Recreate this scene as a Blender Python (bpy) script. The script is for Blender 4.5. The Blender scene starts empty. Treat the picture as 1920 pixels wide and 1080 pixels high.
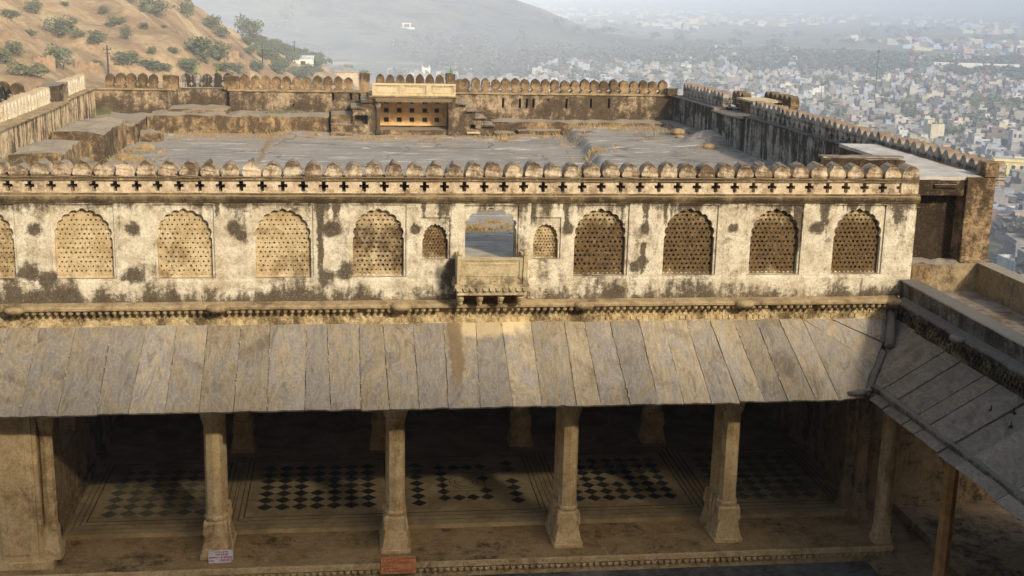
import bpy, bmesh, math, random
import numpy as np
from mathutils import Vector, Matrix
from mathutils.geometry import tessellate_polygon
S = bpy.context.scene
COL = S.collection
R = math.radians
# ---------------------------------------------------------------- camera
def cam_matrix(loc, yaw, pitch, roll):
    fw = Vector((math.sin(yaw)*math.cos(pitch), math.cos(yaw)*math.cos(pitch), -math.sin(pitch)))
    r = Vector((math.cos(yaw), -math.sin(yaw), 0)); u = r.cross(fw)
    c, s = math.cos(roll), math.sin(roll)
    r2 = r*c+u*s; u2 = u*c-r*s
    M = Matrix((r2, u2, -fw)).transposed().to_4x4(); M.translation = loc
    return M
cam = bpy.data.cameras.new('camera'); cam.sensor_width = 36; cam.lens = 2360/1920*36
cam.clip_start = .1; cam.clip_end = 40000
camo = bpy.data.objects.new('camera', cam); COL.objects.link(camo)
camo.matrix_world = cam_matrix(Vector((0, -24.4, 11.9)), R(7.44), R(13.43), R(1.31))
S.camera = camo
# ---------------------------------------------------------------- light
SUN_EL, SUN_AZ = 30.0, 155.0            # degrees; azimuth clockwise from +Y
world = bpy.data.worlds.new('World'); S.world = world; world.use_nodes = True
wn = world.node_tree; bg = wn.nodes['Background']
sky = wn.nodes.new('ShaderNodeTexSky'); sky.sky_type = 'NISHITA'; sky.sun_disc = False
sky.sun_elevation = R(SUN_EL); sky.sun_rotation = R(SUN_AZ); sky.dust_density = 4; sky.air_density = 1.2
wn.links.new(sky.outputs[0], bg.inputs[0]); bg.inputs[1].default_value = .15
sl = bpy.data.lights.new('sun', 'SUN'); sl.energy = 2.9; sl.angle = R(5); sl.color = (1, .91, .75)
so = bpy.data.objects.new('sun', sl); COL.objects.link(so)
sd = Vector((math.sin(R(SUN_AZ))*math.cos(R(SUN_EL)), math.cos(R(SUN_AZ))*math.cos(R(SUN_EL)), math.sin(R(SUN_EL))))
so.rotation_euler = sd.to_track_quat('Z', 'Y').to_euler(); so.location = (40, -60, 60)
S.view_settings.view_transform = 'Standard'; S.view_settings.look = 'None'
S.view_settings.gamma = 1; S.view_settings.exposure = 0.3
S.cycles.volume_bounces = 2
S.cycles.max_bounces = 6
HAZE = .00062
# ---------------------------------------------------------------- terrain height functions
def vnoise(x, y, seed=0):
    x = np.asarray(x, float); y = np.asarray(y, float)
    xi = np.floor(x).astype(np.int64); yi = np.floor(y).astype(np.int64)
    fx = x - xi; fy = y - yi
    fx = fx*fx*(3-2*fx); fy = fy*fy*(3-2*fy)
    def h(a, b):
        n = (a*374761393 + b*668265263 + seed*974634777) & 0x7fffffff
        n = ((n ^ (n >> 13))*1274126177) & 0x7fffffff
        return ((n ^ (n >> 16)) & 0xffff)/65535.0
    return (h(xi, yi)*(1-fx)+h(xi+1, yi)*fx)*(1-fy)+(h(xi, yi+1)*(1-fx)+h(xi+1, yi+1)*fx)*fy
def fbm(x, y, seed=0, o=5):
    s = 0; a = .5; t = 0
    for k in range(o):
        s = s+a*vnoise(x*2**k, y*2**k, seed+k*17); t += a; a *= .5
    return s/t
CAMP = (0.0, -24.4, 11.9)
PLAIN = -45.0
HILL = np.array([(-0.3476,-0.0638,170),(-0.2849,-0.0226,200),(-0.2152,-0.0063,225),(-0.1600,0.0038,245),(-0.1298,0.0160,260),(-0.1030,0.0281,285),(-0.0717,0.0463,310),(-0.0397,0.0580,345),(-0.0072,0.0690,385),(0.0176,0.0777,410),(0.0509,0.0930,440),(0.0890,0.1134,460)])
MOUNT = np.array([(-0.32,-.03),(-0.1956,-0.0293),(-0.1282,-0.0277),(-0.0384,-0.0205),(0.0587,-0.0070),(0.0998,0.0000),(0.1268,0.0095),(0.1456,0.0151),(0.1623,0.0216),(0.1791,0.0285),(0.1958,0.0330),(0.2249,0.0363),(0.2660,0.0384)])
def hill_z(x, y):
    x = np.asarray(x, float); y = np.asarray(y, float)
    r = np.hypot(x-CAMP[0], y-CAMP[1]); th = np.arctan2(x-CAMP[0], y-CAMP[1])
    t1 = np.interp(th, HILL[:, 0], HILL[:, 1]); r1 = np.interp(th, HILL[:, 0], HILL[:, 2])
    s = np.clip((r-70)/(r1-70), 0, 1)
    t = t1+(.16-t1)*(1-s)**1.5
    z = CAMP[2]-r*t
    u = (x*.75+y*.66); v = (-x*.66+y*.75)
    g = fbm(u*.035+fbm(x*.02, y*.02, 5)*1.5, v*.011, 3)-.5
    g2 = fbm(x*.11, y*.11, 9)-.5
    w = np.clip(s*3, 0, 1)*(.25+.75*np.clip((1-s)*4, 0, 1))
    z = z+g*15*w+g2*3.2*w
    z = np.where(r > r1, z-(r-r1)*.55, z)
    z = np.where((r < 70) | (th > .13) | (th < -1.2), -200., z)
    dx = np.maximum(np.maximum(-12-x, x-15), 0); dy = np.maximum(np.maximum(-70-y, y-27), 0)
    plat = -.35-.75*np.hypot(dx, dy)
    return np.maximum(z, plat)
def mount_z(x, y):
    x = np.asarray(x, float); y = np.asarray(y, float)
    r = np.hypot(x-CAMP[0], y-CAMP[1]); th = np.arctan2(x-CAMP[0], y-CAMP[1])
    t1 = np.interp(th, MOUNT[:, 0], MOUNT[:, 1])
    r0 = 880.; r1 = 1480.
    s = np.clip((r-r0)/(r1-r0), 0, 1)
    zt = CAMP[2]-r1*t1
    prof = .12*s+.88*s**1.7
    z = PLAIN-3+(zt-PLAIN+3)*prof
    g = fbm(x*.004, y*.004, 21)-.5
    g2 = fbm(x*.02, y*.02, 25)-.5
    w = np.clip(s*2.5, 0, 1)*(.3+.7*np.clip((1-s)*3, 0, 1))
    z = z+g*44*w+g2*9*w
    z = np.where(r > r1, z-(r-r1)*.4, z)
    return np.where((th > .30) | (th < -.8), -400., z)
# ---------------------------------------------------------------- end terrain
# ---------------------------------------------------------------- node helpers
class MT:
    def __init__(s, name, rough=.9, spec=.25):
        s.m = bpy.data.materials.new(name); s.m.use_nodes = True
        s.t = s.m.node_tree; s.b = s.t.nodes['Principled BSDF']
        s.b.inputs['Roughness'].default_value = rough
        s.b.inputs['Specular IOR Level'].default_value = spec
    def n(s, typ, ins=None, **pr):
        q = s.t.nodes.new(typ)
        for k, v in pr.items(): setattr(q, k, v)
        for k, v in (ins or {}).items(): s.set(q.inputs[k], v)
        return q
    def set(s, i, v):
        if isinstance(v, bpy.types.NodeSocket): s.t.links.new(v, i)
        elif isinstance(v, (tuple, list)) and i.type == 'RGBA': i.default_value = tuple(v)[:3]+(1,)
        else: i.default_value = v
    def pos(s): return s.n('ShaderNodeNewGeometry').outputs['Position']
    def obj(s): return s.n('ShaderNodeTexCoord').outputs['Object']
    def normal_z(s): return s.sep(s.n('ShaderNodeNewGeometry').outputs['True Normal'])[2]
    def sep(s, v):
        q = s.n('ShaderNodeSeparateXYZ', {0: v}); return q.outputs
    def comb(s, x, y, z): return s.n('ShaderNodeCombineXYZ', {0: x, 1: y, 2: z}).outputs[0]
    def ma(s, op, a, b=0., c=None):
        d = {0: a, 1: b}
        if c is not None: d[2] = c
        return s.n('ShaderNodeMath', d, operation=op).outputs[0]
    def vm(s, op, a, b): 
        q = s.n('ShaderNodeVectorMath', {0: a, 1: b}, operation=op)
        return q.outputs[1 if op in ('LENGTH', 'DISTANCE', 'DOT_PRODUCT') else 0]
    def noise(s, v, sc, det=6, ro=.6, di=0.):
        return s.n('ShaderNodeTexNoise', {'Vector': v, 'Scale': sc, 'Detail': det, 'Roughness': ro, 'Distortion': di}).outputs['Fac']
    def mr(s, v, a, b, c=0., d=1.):
        return s.n('ShaderNodeMapRange', {0: v, 1: a, 2: b, 3: c, 4: d}, interpolation_type='LINEAR').outputs[0]
    def mix(s, f, a, b):
        q = s.n('ShaderNodeMix', data_type='RGBA'); s.set(q.inputs[0], f); s.set(q.inputs[6], a); s.set(q.inputs[7], b); return q.outputs[2]
    def ramp(s, f, stops):
        q = s.n('ShaderNodeValToRGB', {0: f}); e = q.color_ramp.elements
        while len(e) < len(stops): e.new(.5)
        for k, (p, c) in enumerate(stops):
            e[k].position = p; e[k].color = (c, c, c, 1) if not isinstance(c, tuple) else c+(1,)
        return q.outputs[0]
    def bump(s, h, st=.3, d=.02):
        q = s.n('ShaderNodeBump', {'Height': h, 'Strength': st, 'Distance': d}); s.t.links.new(q.outputs[0], s.b.inputs['Normal'])
    def col(s, c): s.set(s.b.inputs['Base Color'], c)
def hx(h):                                            # sRGB hex -> linear
    v = [int(h[i:i+2], 16)/255 for i in (0, 2, 4)]
    return tuple(c/12.92 if c <= .04045 else ((c+.055)/1.055)**2.4 for c in v)
def plaster(name, light, mid, dark, dark2=None, thr=.62, soft=.12, streak=.5, zramp=None, zr=(5., 9.), spots=None, up=None, objdirt=False,
            scale=1., bump=.5, bumpd=.03, dmax=.93, midr=(.42, .6), flakew=.8, drip=None, drips=None):
    m = MT(name); P = m.pos(); X, Y, Z = m.sep(P)
    big = m.noise(P, .8*scale, 5, .6); flake = m.noise(P, 2.6*scale, 12, .8, .35); fine = m.noise(P, 11*scale, 9, .8)
    st = m.noise(m.vm('MULTIPLY', P, (3.4*scale, 3.4*scale, .32*scale)), 1, 6, .68, .25)
    c = m.mix(m.mr(flake, *midr), light, mid)
    c = m.mix(m.ma('MULTIPLY', m.mr(fine, .52, .72), .45), c, tuple(min(1, q*1.22) for q in light))
    c = m.mix(m.ma('MULTIPLY', m.mr(fine, .5, .3), .5), c, tuple(q*.6 for q in mid))
    d = m.ma('ADD', big, m.ma('MULTIPLY', m.ma('SUBTRACT', st, .5), 2*streak))
    d = m.ma('ADD', d, m.ma('MULTIPLY', m.ma('SUBTRACT', flake, .5), flakew))
    d = m.ma('ADD', d, m.ma('MULTIPLY', m.ma('SUBTRACT', fine, .5), 1.1))
    if drip:
        dn = m.noise(m.comb(m.ma('MULTIPLY', X, 2.5), 0., m.ma('MULTIPLY', Z, .16)), 1., 7, .7, .15)
        dw = m.ma('MULTIPLY', m.mr(dn, .5, .66), m.ma('MULTIPLY', m.mr(Z, drip[0], drip[1]), m.mr(X, -3., 5., .45, 1.)))
        d = m.ma('ADD', d, m.ma('MULTIPLY', dw, drip[2]))
    if zramp:
        zz = m.ramp(m.mr(Z, zr[0], zr[1]), [((z-zr[0])/(zr[1]-zr[0]), .5+v) for z, v in zramp])
        d = m.ma('ADD', d, m.ma('SUBTRACT', zz, .5))
    if objdirt:
        oc = m.n('ShaderNodeObjectInfo').outputs['Color']; rr = m.n('ShaderNodeSeparateColor', {0: oc}).outputs[0]
        d = m.ma('ADD', d, m.ma('SUBTRACT', rr, .5))
    if drips:
        wx = m.ma('ADD', X, m.ma('MULTIPLY', m.ma('SUBTRACT', m.noise(m.vm('MULTIPLY', P, (3., 3., .9)), 1.6, 6, .75), .5), .2)); acc = None
        for (sx, zt, zb, sw) in drips:
            q = m.ma('MULTIPLY', m.mr(m.ma('ABSOLUTE', m.ma('SUBTRACT', wx, sx)), sw*.5, sw*1.6, 1., 0.), m.ma('MULTIPLY', m.mr(Z, zb-.1, zb+.35), m.mr(Z, zt, zt+.05, 1., 0.)))
            acc = q if acc is None else m.ma('MAXIMUM', acc, q)
        d = m.ma('ADD', d, m.ma('MULTIPLY', acc, m.mr(fine, .35, .6, .34, .8)))
    if spots:
        wob = m.vm('ADD', P, m.vm('MULTIPLY', m.n('ShaderNodeTexNoise', {'Vector': P, 'Scale': 6., 'Detail': 4.}).outputs['Color'], (.12, 0, .12)))
        acc = None
        for (sx, sy, sz, sr) in spots:
            dd = m.mr(m.vm('DISTANCE', wob, (sx+.06, sy, sz+.06)), sr*.45, sr*1.25, .42, 0.)
            acc = dd if acc is None else m.ma('MAXIMUM', acc, dd)
        d = m.ma('ADD', d, acc)
    dk = m.mix(m.mr(fine, .4, .65), dark, dark2 or tuple(q*2.2 for q in dark))
    mask = m.ma('MULTIPLY', m.mr(d, thr-soft, thr+soft), dmax)
    c = m.mix(mask, c, dk)
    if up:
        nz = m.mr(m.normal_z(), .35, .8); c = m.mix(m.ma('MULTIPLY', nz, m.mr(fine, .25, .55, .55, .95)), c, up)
    gr = m.noise(P, 34*scale, 5, .7)
    c = m.mix(m.ma('MULTIPLY', m.mr(gr, .53, .66), .55), c, dark2 or tuple(q*2.2 for q in dark)); c = m.mix(m.ma('MULTIPLY', m.mr(gr, .42, .32), .35), c, tuple(min(1, q*1.15) for q in light))
    m.col(c)
    m.bump(m.ma('ADD', m.ma('ADD', m.ma('MULTIPLY', flake, .8), m.ma('MULTIPLY', fine, .5)), m.ma('MULTIPLY', gr, .25)), bump, bumpd)
    return m.m
# ---------------------------------------------------------------- materials
ZW = [(5.2, .0), (5.45, .02), (5.6, .18), (5.72, .34), (5.86, .2), (6.08, .0), (6.25, .0), (6.4, -.05), (7.5, -.07), (7.66, .12), (7.75, .22), (7.9, .05), (8.0, -.1), (8.1, -.06), (8.2, .16), (8.4, .12)]
SPOTS = [(x, .3, 7.18, r) for x, r in ((-6.04, .14), (-4.2, .15), (-2.3, .15), (-.41, .16), (1.25, .11), (4.32, .16), (5.94, .13), (7.79, .11), (9.56, .15))]
SPOTS += [(-2.15, .3, 7.05, .10), (-4.25, .3, 6.28, .2), (-6.2, .3, 6.35, .22), (-5.85, .3, 6.2, .2), (-.1, .3, 6.35, .22), (-.5, .3, 6.2, .2), (2.02, .3, 6.42, .16), (1.95, .3, 6.12, .2), (2.06, .3, 6.25, .16), (5.9, .3, 6.5, .12), (5.75, .3, 6.38, .12), (8.45, .3, 5.9, .0)]
M_WALL = plaster('wall_plaster', hx('E9DDC2'), hx('BCA98A'), hx('2B241C'), hx('62523A'), thr=.615, soft=.12, streak=.42, zramp=ZW, spots=SPOTS, bump=.6, drip=(6.5, 7.75, .42), drips=[(5.94, 7.8, 7.2, .06), (5.92, 6.85, 6.2, .045), (4.30, 7.8, 7.15, .045), (3.63, 7.8, 7.2, .05), (9.16, 7.8, 6.5, .07), (9.72, 7.8, 7.1, .07), (10.35, 7.8, 7.45, .06), (11.3, 7.8, 7.2, .08), (-.62, 7.8, 6.3, .05), (1.42, 7.8, 7.42, .03), (1.75, 7.8, 7.42, .025), (-.3, 7.8, 7.3, .05), (8.95, 7.8, 7.45, .04), (7.0, 7.8, 7.5, .04), (6.35, 7.8, 7.3, .03), (-2.6, 7.8, 7.4, .04), (3.9, 7.8, 7.45, .025), (.1, 7.0, 6.2, .03)])
M_JALI = plaster('jali_stone', hx('D6C096'), hx('B4986A'), hx('382816'), hx('72562F'), thr=.74, soft=.17, streak=.3, zramp=[(6.2, .05), (6.6, .1), (7.12, .1), (7.38, -.2), (7.6, -.28)], objdirt=True, bump=.4)
M_MERLON = plaster('merlon_plaster', hx('E4D2B0'), hx('C4A582'), hx('35281A'), hx('6E553A'), thr=.55, soft=.14, streak=.15, zramp=[(7.9, -.08), (8.1, -.1), (8.16, .24), (8.22, .2), (8.27, -.02), (8.38, .04), (8.48, .26), (8.55, .4)], scale=1.9, up=hx('9A8E7C'))
M_CORN = plaster('cornice_stone', hx('A48E6A'), hx('766244'), hx('2C2318'), hx('584830'), thr=.42, soft=.16, streak=.2, scale=1.6, up=hx('A08B66'))
M_LEDGE = plaster('ledge_stone', hx('B59F78'), hx('8C7654'), hx('3A2E20'), hx('6E5B3E'), thr=.66, soft=.16, streak=.2, scale=1.4)
M_FRIEZE = plaster('frieze_stone', hx('E3CC9E'), hx('B69A6A'), hx('362A1B'), hx('705A38'), thr=.53, soft=.13, streak=.2, scale=1.6)
M_FAR = plaster('weathered_wall', hx('B8A182'), hx('7F6E54'), hx('2A221A'), hx('57462F'), thr=.40, soft=.13, streak=.35, scale=.9, flakew=1.3, zramp=[(6.4, .02), (7., .04), (7.8, -.06), (8.4, .05)], up=hx('8F8672'))
M_FARM = plaster('weathered_merlon', hx('A88E68'), hx('776146'), hx('32271C'), hx('5C482F'), thr=.47, soft=.14, streak=.2, scale=1.6, zramp=[(7.9, -.1), (8.1, -.08), (8.25, .02), (8.5, .2)], up=hx('6E604A'))
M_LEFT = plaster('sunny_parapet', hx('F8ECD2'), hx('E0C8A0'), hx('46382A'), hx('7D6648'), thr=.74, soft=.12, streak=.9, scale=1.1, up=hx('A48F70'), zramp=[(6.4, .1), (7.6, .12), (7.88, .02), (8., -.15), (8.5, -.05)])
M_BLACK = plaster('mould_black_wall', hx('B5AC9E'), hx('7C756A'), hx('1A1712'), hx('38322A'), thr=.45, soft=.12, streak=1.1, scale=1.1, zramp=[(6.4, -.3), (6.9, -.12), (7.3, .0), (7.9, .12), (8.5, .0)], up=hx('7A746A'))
M_STREAK = plaster('streaked_sunny_wall', hx('EAD6B0'), hx('C2A074'), hx('352719'), hx('6E5234'), thr=.60, soft=.10, streak=1.15, scale=1.25, zramp=[(6.4, .12), (7.4, .02), (7.85, .02)])
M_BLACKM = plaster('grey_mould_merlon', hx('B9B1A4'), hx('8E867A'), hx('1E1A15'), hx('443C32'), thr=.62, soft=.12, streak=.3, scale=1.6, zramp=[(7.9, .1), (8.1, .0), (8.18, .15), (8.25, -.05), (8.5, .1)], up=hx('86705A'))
M_BROWN = plaster('brown_mould_wall', hx('B4946C'), hx('705638'), hx('1A140D'), hx('2B2115'), thr=.28, soft=.12, streak=.3, scale=1.1, zramp=[(6., -.02), (6.4, .05), (7.3, .06), (7.7, -.02), (8.1, .0)], zr=(5.5, 9), up=hx('BDB3A2'))
M_PIER = plaster('ochre_pier', hx('BFA27C'), hx('7A6040'), hx('281E13'), hx('4C3A24'), thr=.46, soft=.12, streak=.25, scale=1.2, up=hx('85745A'))
M_PLAT = plaster('platform_stone', hx('B0946C'), hx('80694A'), hx('2E251B'), hx('574630'), thr=.45, soft=.14, streak=.3, scale=.9, flakew=1.1, up=hx('978C79'))
M_PAVI = plaster('niche_plaster', hx('EFC78C'), hx('D9A966'), hx('6B5640'), hx('94795A'), thr=.80, soft=.15, streak=.2, scale=1.)
M_RAIL = plaster('rail_sandstone', hx('D4C29C'), hx('BAA77E'), hx('5C4D33'), hx('8A7650'), thr=.74, soft=.16, streak=.3, scale=1.3)
M_BALC = plaster('balcony_stone', hx('D9C59C'), hx('B9A47A'), hx('40362A'), hx('6F6048'), thr=.66, soft=.16, streak=.35, scale=1.5, zramp=[(5.7, 0.), (6.08, .05), (6.2, .16), (6.32, .14), (6.45, -.05), (7., -.02)])
M_SAND = plaster('ochre_sandstone', hx('E2C898'), hx('BE9E6C'), hx('5A4326'), hx('7C6036'), thr=.76, soft=.18, streak=.35, scale=1.1, bump=.35)
M_COPE = plaster('grey_coping', hx('827B6E'), hx('5E584E'), hx('1B1814'), hx('38342D'), thr=.50, soft=.14, streak=.5, scale=1.2, up=hx('746E64'))
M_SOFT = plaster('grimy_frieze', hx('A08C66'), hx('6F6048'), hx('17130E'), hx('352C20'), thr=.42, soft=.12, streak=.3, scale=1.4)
M_LIGHTP = plaster('pale_parapet', hx('AE9874'), hx('8C7958'), hx('2A2319'), hx('524636'), thr=.62, soft=.13, streak=.35, scale=1.1, up=hx('9A9182'))
def mat_slate(name, tan=.5, dk=1.):
    m = MT(name, .75, .35); P = m.pos(); oi = m.n('ShaderNodeObjectInfo'); rnd = oi.outputs['Random']
    sh = m.vm('ADD', P, m.comb(m.ma('MULTIPLY', rnd, 37.), m.ma('MULTIPLY', rnd, 11.), 0.))
    sw = m.noise(m.vm('MULTIPLY', sh, (1.4, .55, .55)), 1.5, 7, .62, 1.6)
    v = m.noise(m.vm('MULTIPLY', sh, (2.2, .8, .8)), 2.2, 9, .7, 2.4)
    f = m.noise(P, 22, 6, .7)
    g = m.mix(m.mr(v, .35, .65), hx('7A7267'), hx('92887A'))
    t = m.mix(m.mr(v, .4, .62), hx('998A70'), hx('82735A'))
    k = m.ma('ADD', sw, m.ma('MULTIPLY', m.ma('SUBTRACT', rnd, .5), .16))
    c = m.mix(m.mr(k, .56-.16*tan, .62-.16*tan), g, t)
    c = m.mix(m.ma('MULTIPLY', m.mr(f, .5, .75), .35), c, hx('C2B294'))
    big = m.noise(sh, 1.1, 6, .65, .6)
    c = m.mix(m.ma('MULTIPLY', m.mr(big, .56, .68), .6), c, hx('5F4E36'))
    c = m.mix(m.ma('MULTIPLY', m.mr(big, .42, .32), .5), c, hx('AE9A78'))
    stn = m.noise(m.vm('MULTIPLY', sh, (2.6, .9, .9)), 1.0, 8, .66, 2.6); c = m.mix(m.ma('MULTIPLY', m.mr(stn, .58, .66), .55), c, hx('5A5244')); c = m.mix(m.ma('MULTIPLY', m.mr(m.ma('ABSOLUTE', m.ma('SUBTRACT', stn, .47)), .03, .006), .3), c, hx('BDB09A'))
    X, Y, Z = m.sep(P); wb = m.ma('MULTIPLY', m.ma('SUBTRACT', m.noise(P, 3.4, 8, .75), .5), .55)
    dd = m.vm('LENGTH', m.vm('MULTIPLY', m.vm('SUBTRACT', P, (2.75, .3, 5.2)), (.42, 1., 1.)), (0, 0, 0)); c = m.mix(m.ma('MULTIPLY', m.mr(m.ma('ADD', dd, wb), .26, .40, 1., 0.), .8), c, hx('CDB68C'))
    ws = m.ma('MULTIPLY', m.mr(m.ma('ABSOLUTE', m.ma('SUBTRACT', m.ma('ADD', X, m.ma('MULTIPLY', wb, .7)), 2.05)), .10, .17, 1., 0.), m.mr(Z, 4.1, 4.4)); c = m.mix(m.ma('MULTIPLY', ws, .75), c, hx('6E5838'))
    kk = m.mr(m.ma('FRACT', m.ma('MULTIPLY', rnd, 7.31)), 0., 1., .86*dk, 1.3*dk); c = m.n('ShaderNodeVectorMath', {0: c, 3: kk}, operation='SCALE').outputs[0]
    m.col(c); m.bump(m.ma('ADD', m.ma('MULTIPLY', v, .6), m.ma('MULTIPLY', f, .3)), .5, .02)
    return m.m
M_SLATE = mat_slate('eave_slate', .6); M_SLATE_SHADE = mat_slate('shade_grey_eave_slate', -.3, .78)  # wing slate is the same stone, greyed and darkened for its shade
def mat_joint():
    m = MT('lime_mortar'); P = m.pos(); c = m.mix(m.mr(m.noise(P, 7, 5, .7), .48, .6), hx('3A3025'), hx('B9A88A')); m.col(c); return m.m
M_MORTAR = mat_joint()
def mat_terrace():
    m = MT('terrace_plaster', .85, .3); P = m.pos(); X, Y, Z = m.sep(P)
    a = m.noise(P, .5, 8, .62, .5); b = m.noise(m.vm('MULTIPLY', P, (.55, 2.6, 1)), 1.2, 9, .7, .9); f = m.noise(P, 14, 7, .7)
    c = m.mix(m.mr(a, .35, .65), hx('8F887C'), hx('A59C8E'))
    c = m.mix(m.ma('MULTIPLY', m.mr(f, .45, .7), .4), c, hx('6C675E'))
    c = m.mix(m.ma('MULTIPLY', m.mr(b, .575, .62), .85), c, hx('D6CFC0')); c = m.mix(m.ma('MULTIPLY', m.mr(b, .44, .36), .6), c, hx('6A655C'))
    br = m.noise(P, .9, 7, .7, .3)
    edge = m.mr(Y, 19., 22.6, -.12, .16)
    c = m.mix(m.ma('MULTIPLY', m.mr(m.ma('ADD', br, edge), .60, .70), .85), c, hx('9E8262'))
    c = m.mix(m.ma('MULTIPLY', m.mr(m.ma('ADD', br, m.mr(X, 7., 8.6, 0, .1)), .62, .74), .7), c, hx('5A5248'))
    sl_ = m.mr(m.ma('ABSOLUTE', m.ma('SUBTRACT', m.ma('ADD', X, m.ma('MULTIPLY', m.noise(P, 2., 5, .7), .25)), -2.78)), .03, .16, .9, 0.)
    c = m.mix(sl_, c, hx('9A7E58'))
    crk = m.n('ShaderNodeTexVoronoi', {'Vector': m.vm('ADD', P, m.vm('MULTIPLY', m.n('ShaderNodeTexNoise', {'Vector': P, 'Scale': 1.5, 'Detail': 6.}).outputs['Color'], (1.2, 1.2, 0))), 'Scale': .22}, feature='DISTANCE_TO_EDGE').outputs['Distance']
    c = m.mix(m.mr(crk, .004, .012, .55, 0.), c, hx('4E483E'))
    m.col(c); m.bump(m.ma('ADD', b, f), .4, .03); return m.m
M_TERR = mat_terrace()
def mat_marble():
    m = MT('floor_marble', .5, .4); P = m.pos(); a = m.noise(P, 1.3, 7, .65, .5); f = m.noise(P, 8, 6, .7)
    c = m.mix(m.mr(a, .38, .62), hx('BCA87E'), hx('94805A')); c = m.mix(m.ma('MULTIPLY', m.mr(f, .5, .7), .4), c, hx('7A6848')); m.col(c); m.bump(f, .1, .01); return m.m
M_MARBLE = mat_marble()
def flat(name, c, c2=None, sc=3., rough=.85, bump=.2, spec=.25):
    m = MT(name, rough, spec); P = m.pos(); a = m.noise(P, sc, 7, .65); m.col(m.mix(m.mr(a, .36, .64), c, c2 or tuple(q*.72 for q in c)))
    if bump: m.bump(a, bump, .02)
    return m.m
M_INLAY = flat('black_inlay', hx('262420'), hx('3A372F'), 4, .45)
M_INLAYG = flat('faded_inlay', hx('54564A'), hx('78745E'), 3, .5)
M_LINE = flat('inlay_line', hx('4A4232'), hx('6C5F48'), 6)
M_DARKWOOD_SHADE = flat('dark_wood_and_shade', hx('3A2A1A'), hx('241A10'), 4)
M_ROCK = flat('rubble_stone', hx('B79A70'), hx('7F6A4C'), 2.5)
M_IRON = flat('dark_iron', hx('2A2826'), hx('1A1918'), 5, .6)
M_COURT = plaster('courtyard_slate', hx('77736A'), hx('57544E'), hx('23211E'), hx('3A3732'), thr=.60, soft=.2, streak=0, scale=.6)
M_SHADE = plaster('shade_block_plaster', hx('D8BE8E'), hx('B0935F'), hx('4A3A24'), hx('6E5836'), thr=.72, scale=.7)
M_INNER = plaster('inner_plaster', hx('AC9068'), hx('86704E'), hx('2A2015'), hx('4A3A26'), thr=.62, scale=.8)
M_WHITE = flat('limewash', hx('E4DDD0'), hx('CFC6B6'), 2)
M_SIGNW = flat('sign_white', hx('DED6DC'), hx('C6B8C0'), 6, .6)
M_SIGNR = flat('sign_orange', hx('D89C66'), hx('B86E48'), 9, .6)
M_LETR = flat('red_lettering', hx('A8566A'), hx('8C4458'), 9, .6); M_LETO = flat('rust_lettering', hx('9C4E3A'), hx('B4663E'), 9, .6)
M_GREEN = flat('parakeet_green', hx('7E9E44'), hx('5E8434'), 20); M_BEAK = flat('beak_red', hx('A83A28'), None, 9)
M_GRASS = flat('dry_grass_blade', hx('B79B62'), hx('8A754A'), 3, .9, 0)
M_BROWNT = plaster('tank_plaster', hx('CDB896'), hx('A9946F'), hx('6A5A42'), thr=.75, scale=.3)
M_ROOFG = flat('tank_roof', hx('9A9388'), hx('7C766C'), .6)
M_GLASS = flat('window_pane', hx('2B3038'), hx('3C4148'), 2, .4, 0, .5)
M_TRUNK = flat('bark', hx('5C4A36'), hx('3E3226'), 4)
def mat_leaf(name, a, b):
    m = MT(name, .8, .2); P = m.pos(); n = m.noise(P, 1.3, 4, .6); oi = m.n('ShaderNodeObjectInfo').outputs['Random']
    c = m.mix(m.mr(n, .35, .65), a, b); c = m.mix(m.ma('MULTIPLY', oi, .5), c, tuple(.6*x+.4*y for x, y in zip(a, hx('8A7F4A'))))
    m.col(c); return m.m
M_LEAF = mat_leaf('scrub_leaf', hx('5F6548'), hx('7C7E5A')); M_LEAFD = mat_leaf('tree_leaf', hx('566242'), hx('747A56'))
M_WOOD = flat('woodland_leaf', hx('4E5448'), hx('636656'), .1, .9, 0)
def mat_hill():
    m = MT('hill_soil', .95, .1); P = m.pos()
    a = m.noise(P, .035, 9, .66, .6); b = m.noise(P, .22, 8, .7, .4); f = m.noise(P, 1.4, 8, .75)
    c = m.mix(m.mr(a, .38, .62), hx('C0A47A'), hx('987C58'))
    c = m.mix(m.ma('MULTIPLY', m.mr(b, .5, .66), .7), c, hx('8E6E50'))
    c = m.mix(m.ma('MULTIPLY', m.mr(b, .44, .32), .55), c, hx('E2C48C'))
    X, Y, Z = m.sep(P); uv = m.comb(m.ma('ADD', m.ma('MULTIPLY', X, .085), m.ma('MULTIPLY', Y, .075)), m.ma('SUBTRACT', m.ma('MULTIPLY', Y, .02), m.ma('MULTIPLY', X, .018)), 0.)
    g = m.noise(uv, 1.6, 9, .68, .9); c = m.mix(m.ma('MULTIPLY', m.mr(g, .5, .62), .65), c, hx('7A644A')); c = m.mix(m.ma('MULTIPLY', m.mr(g, .46, .36), .6), c, hx('CFB98E'))
    c = m.mix(m.ma('MULTIPLY', m.mr(f, .52, .66), .55), c, hx('7A6440'))
    c = m.mix(m.ma('MULTIPLY', m.mr(f, .42, .3), .4), c, hx('DDBE88'))
    m.col(c); m.bump(m.ma('ADD', b, m.ma('MULTIPLY', f, .5)), .9, .7); return m.m
def mat_mount():
    m = MT('mountain_scrub', .95, .1); P = m.pos(); a = m.noise(P, .004, 9, .66, .5); b = m.noise(P, .018, 10, .78); 
    c = m.mix(m.mr(a, .4, .6), hx('383A30'), hx('625A48')); c = m.mix(m.mr(b, .50, .60), c, hx('161B14')); c = m.mix(m.ma('MULTIPLY', m.mr(b, .42, .34), .6), c, hx('8E7E66')); m.col(c); return m.m
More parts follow.
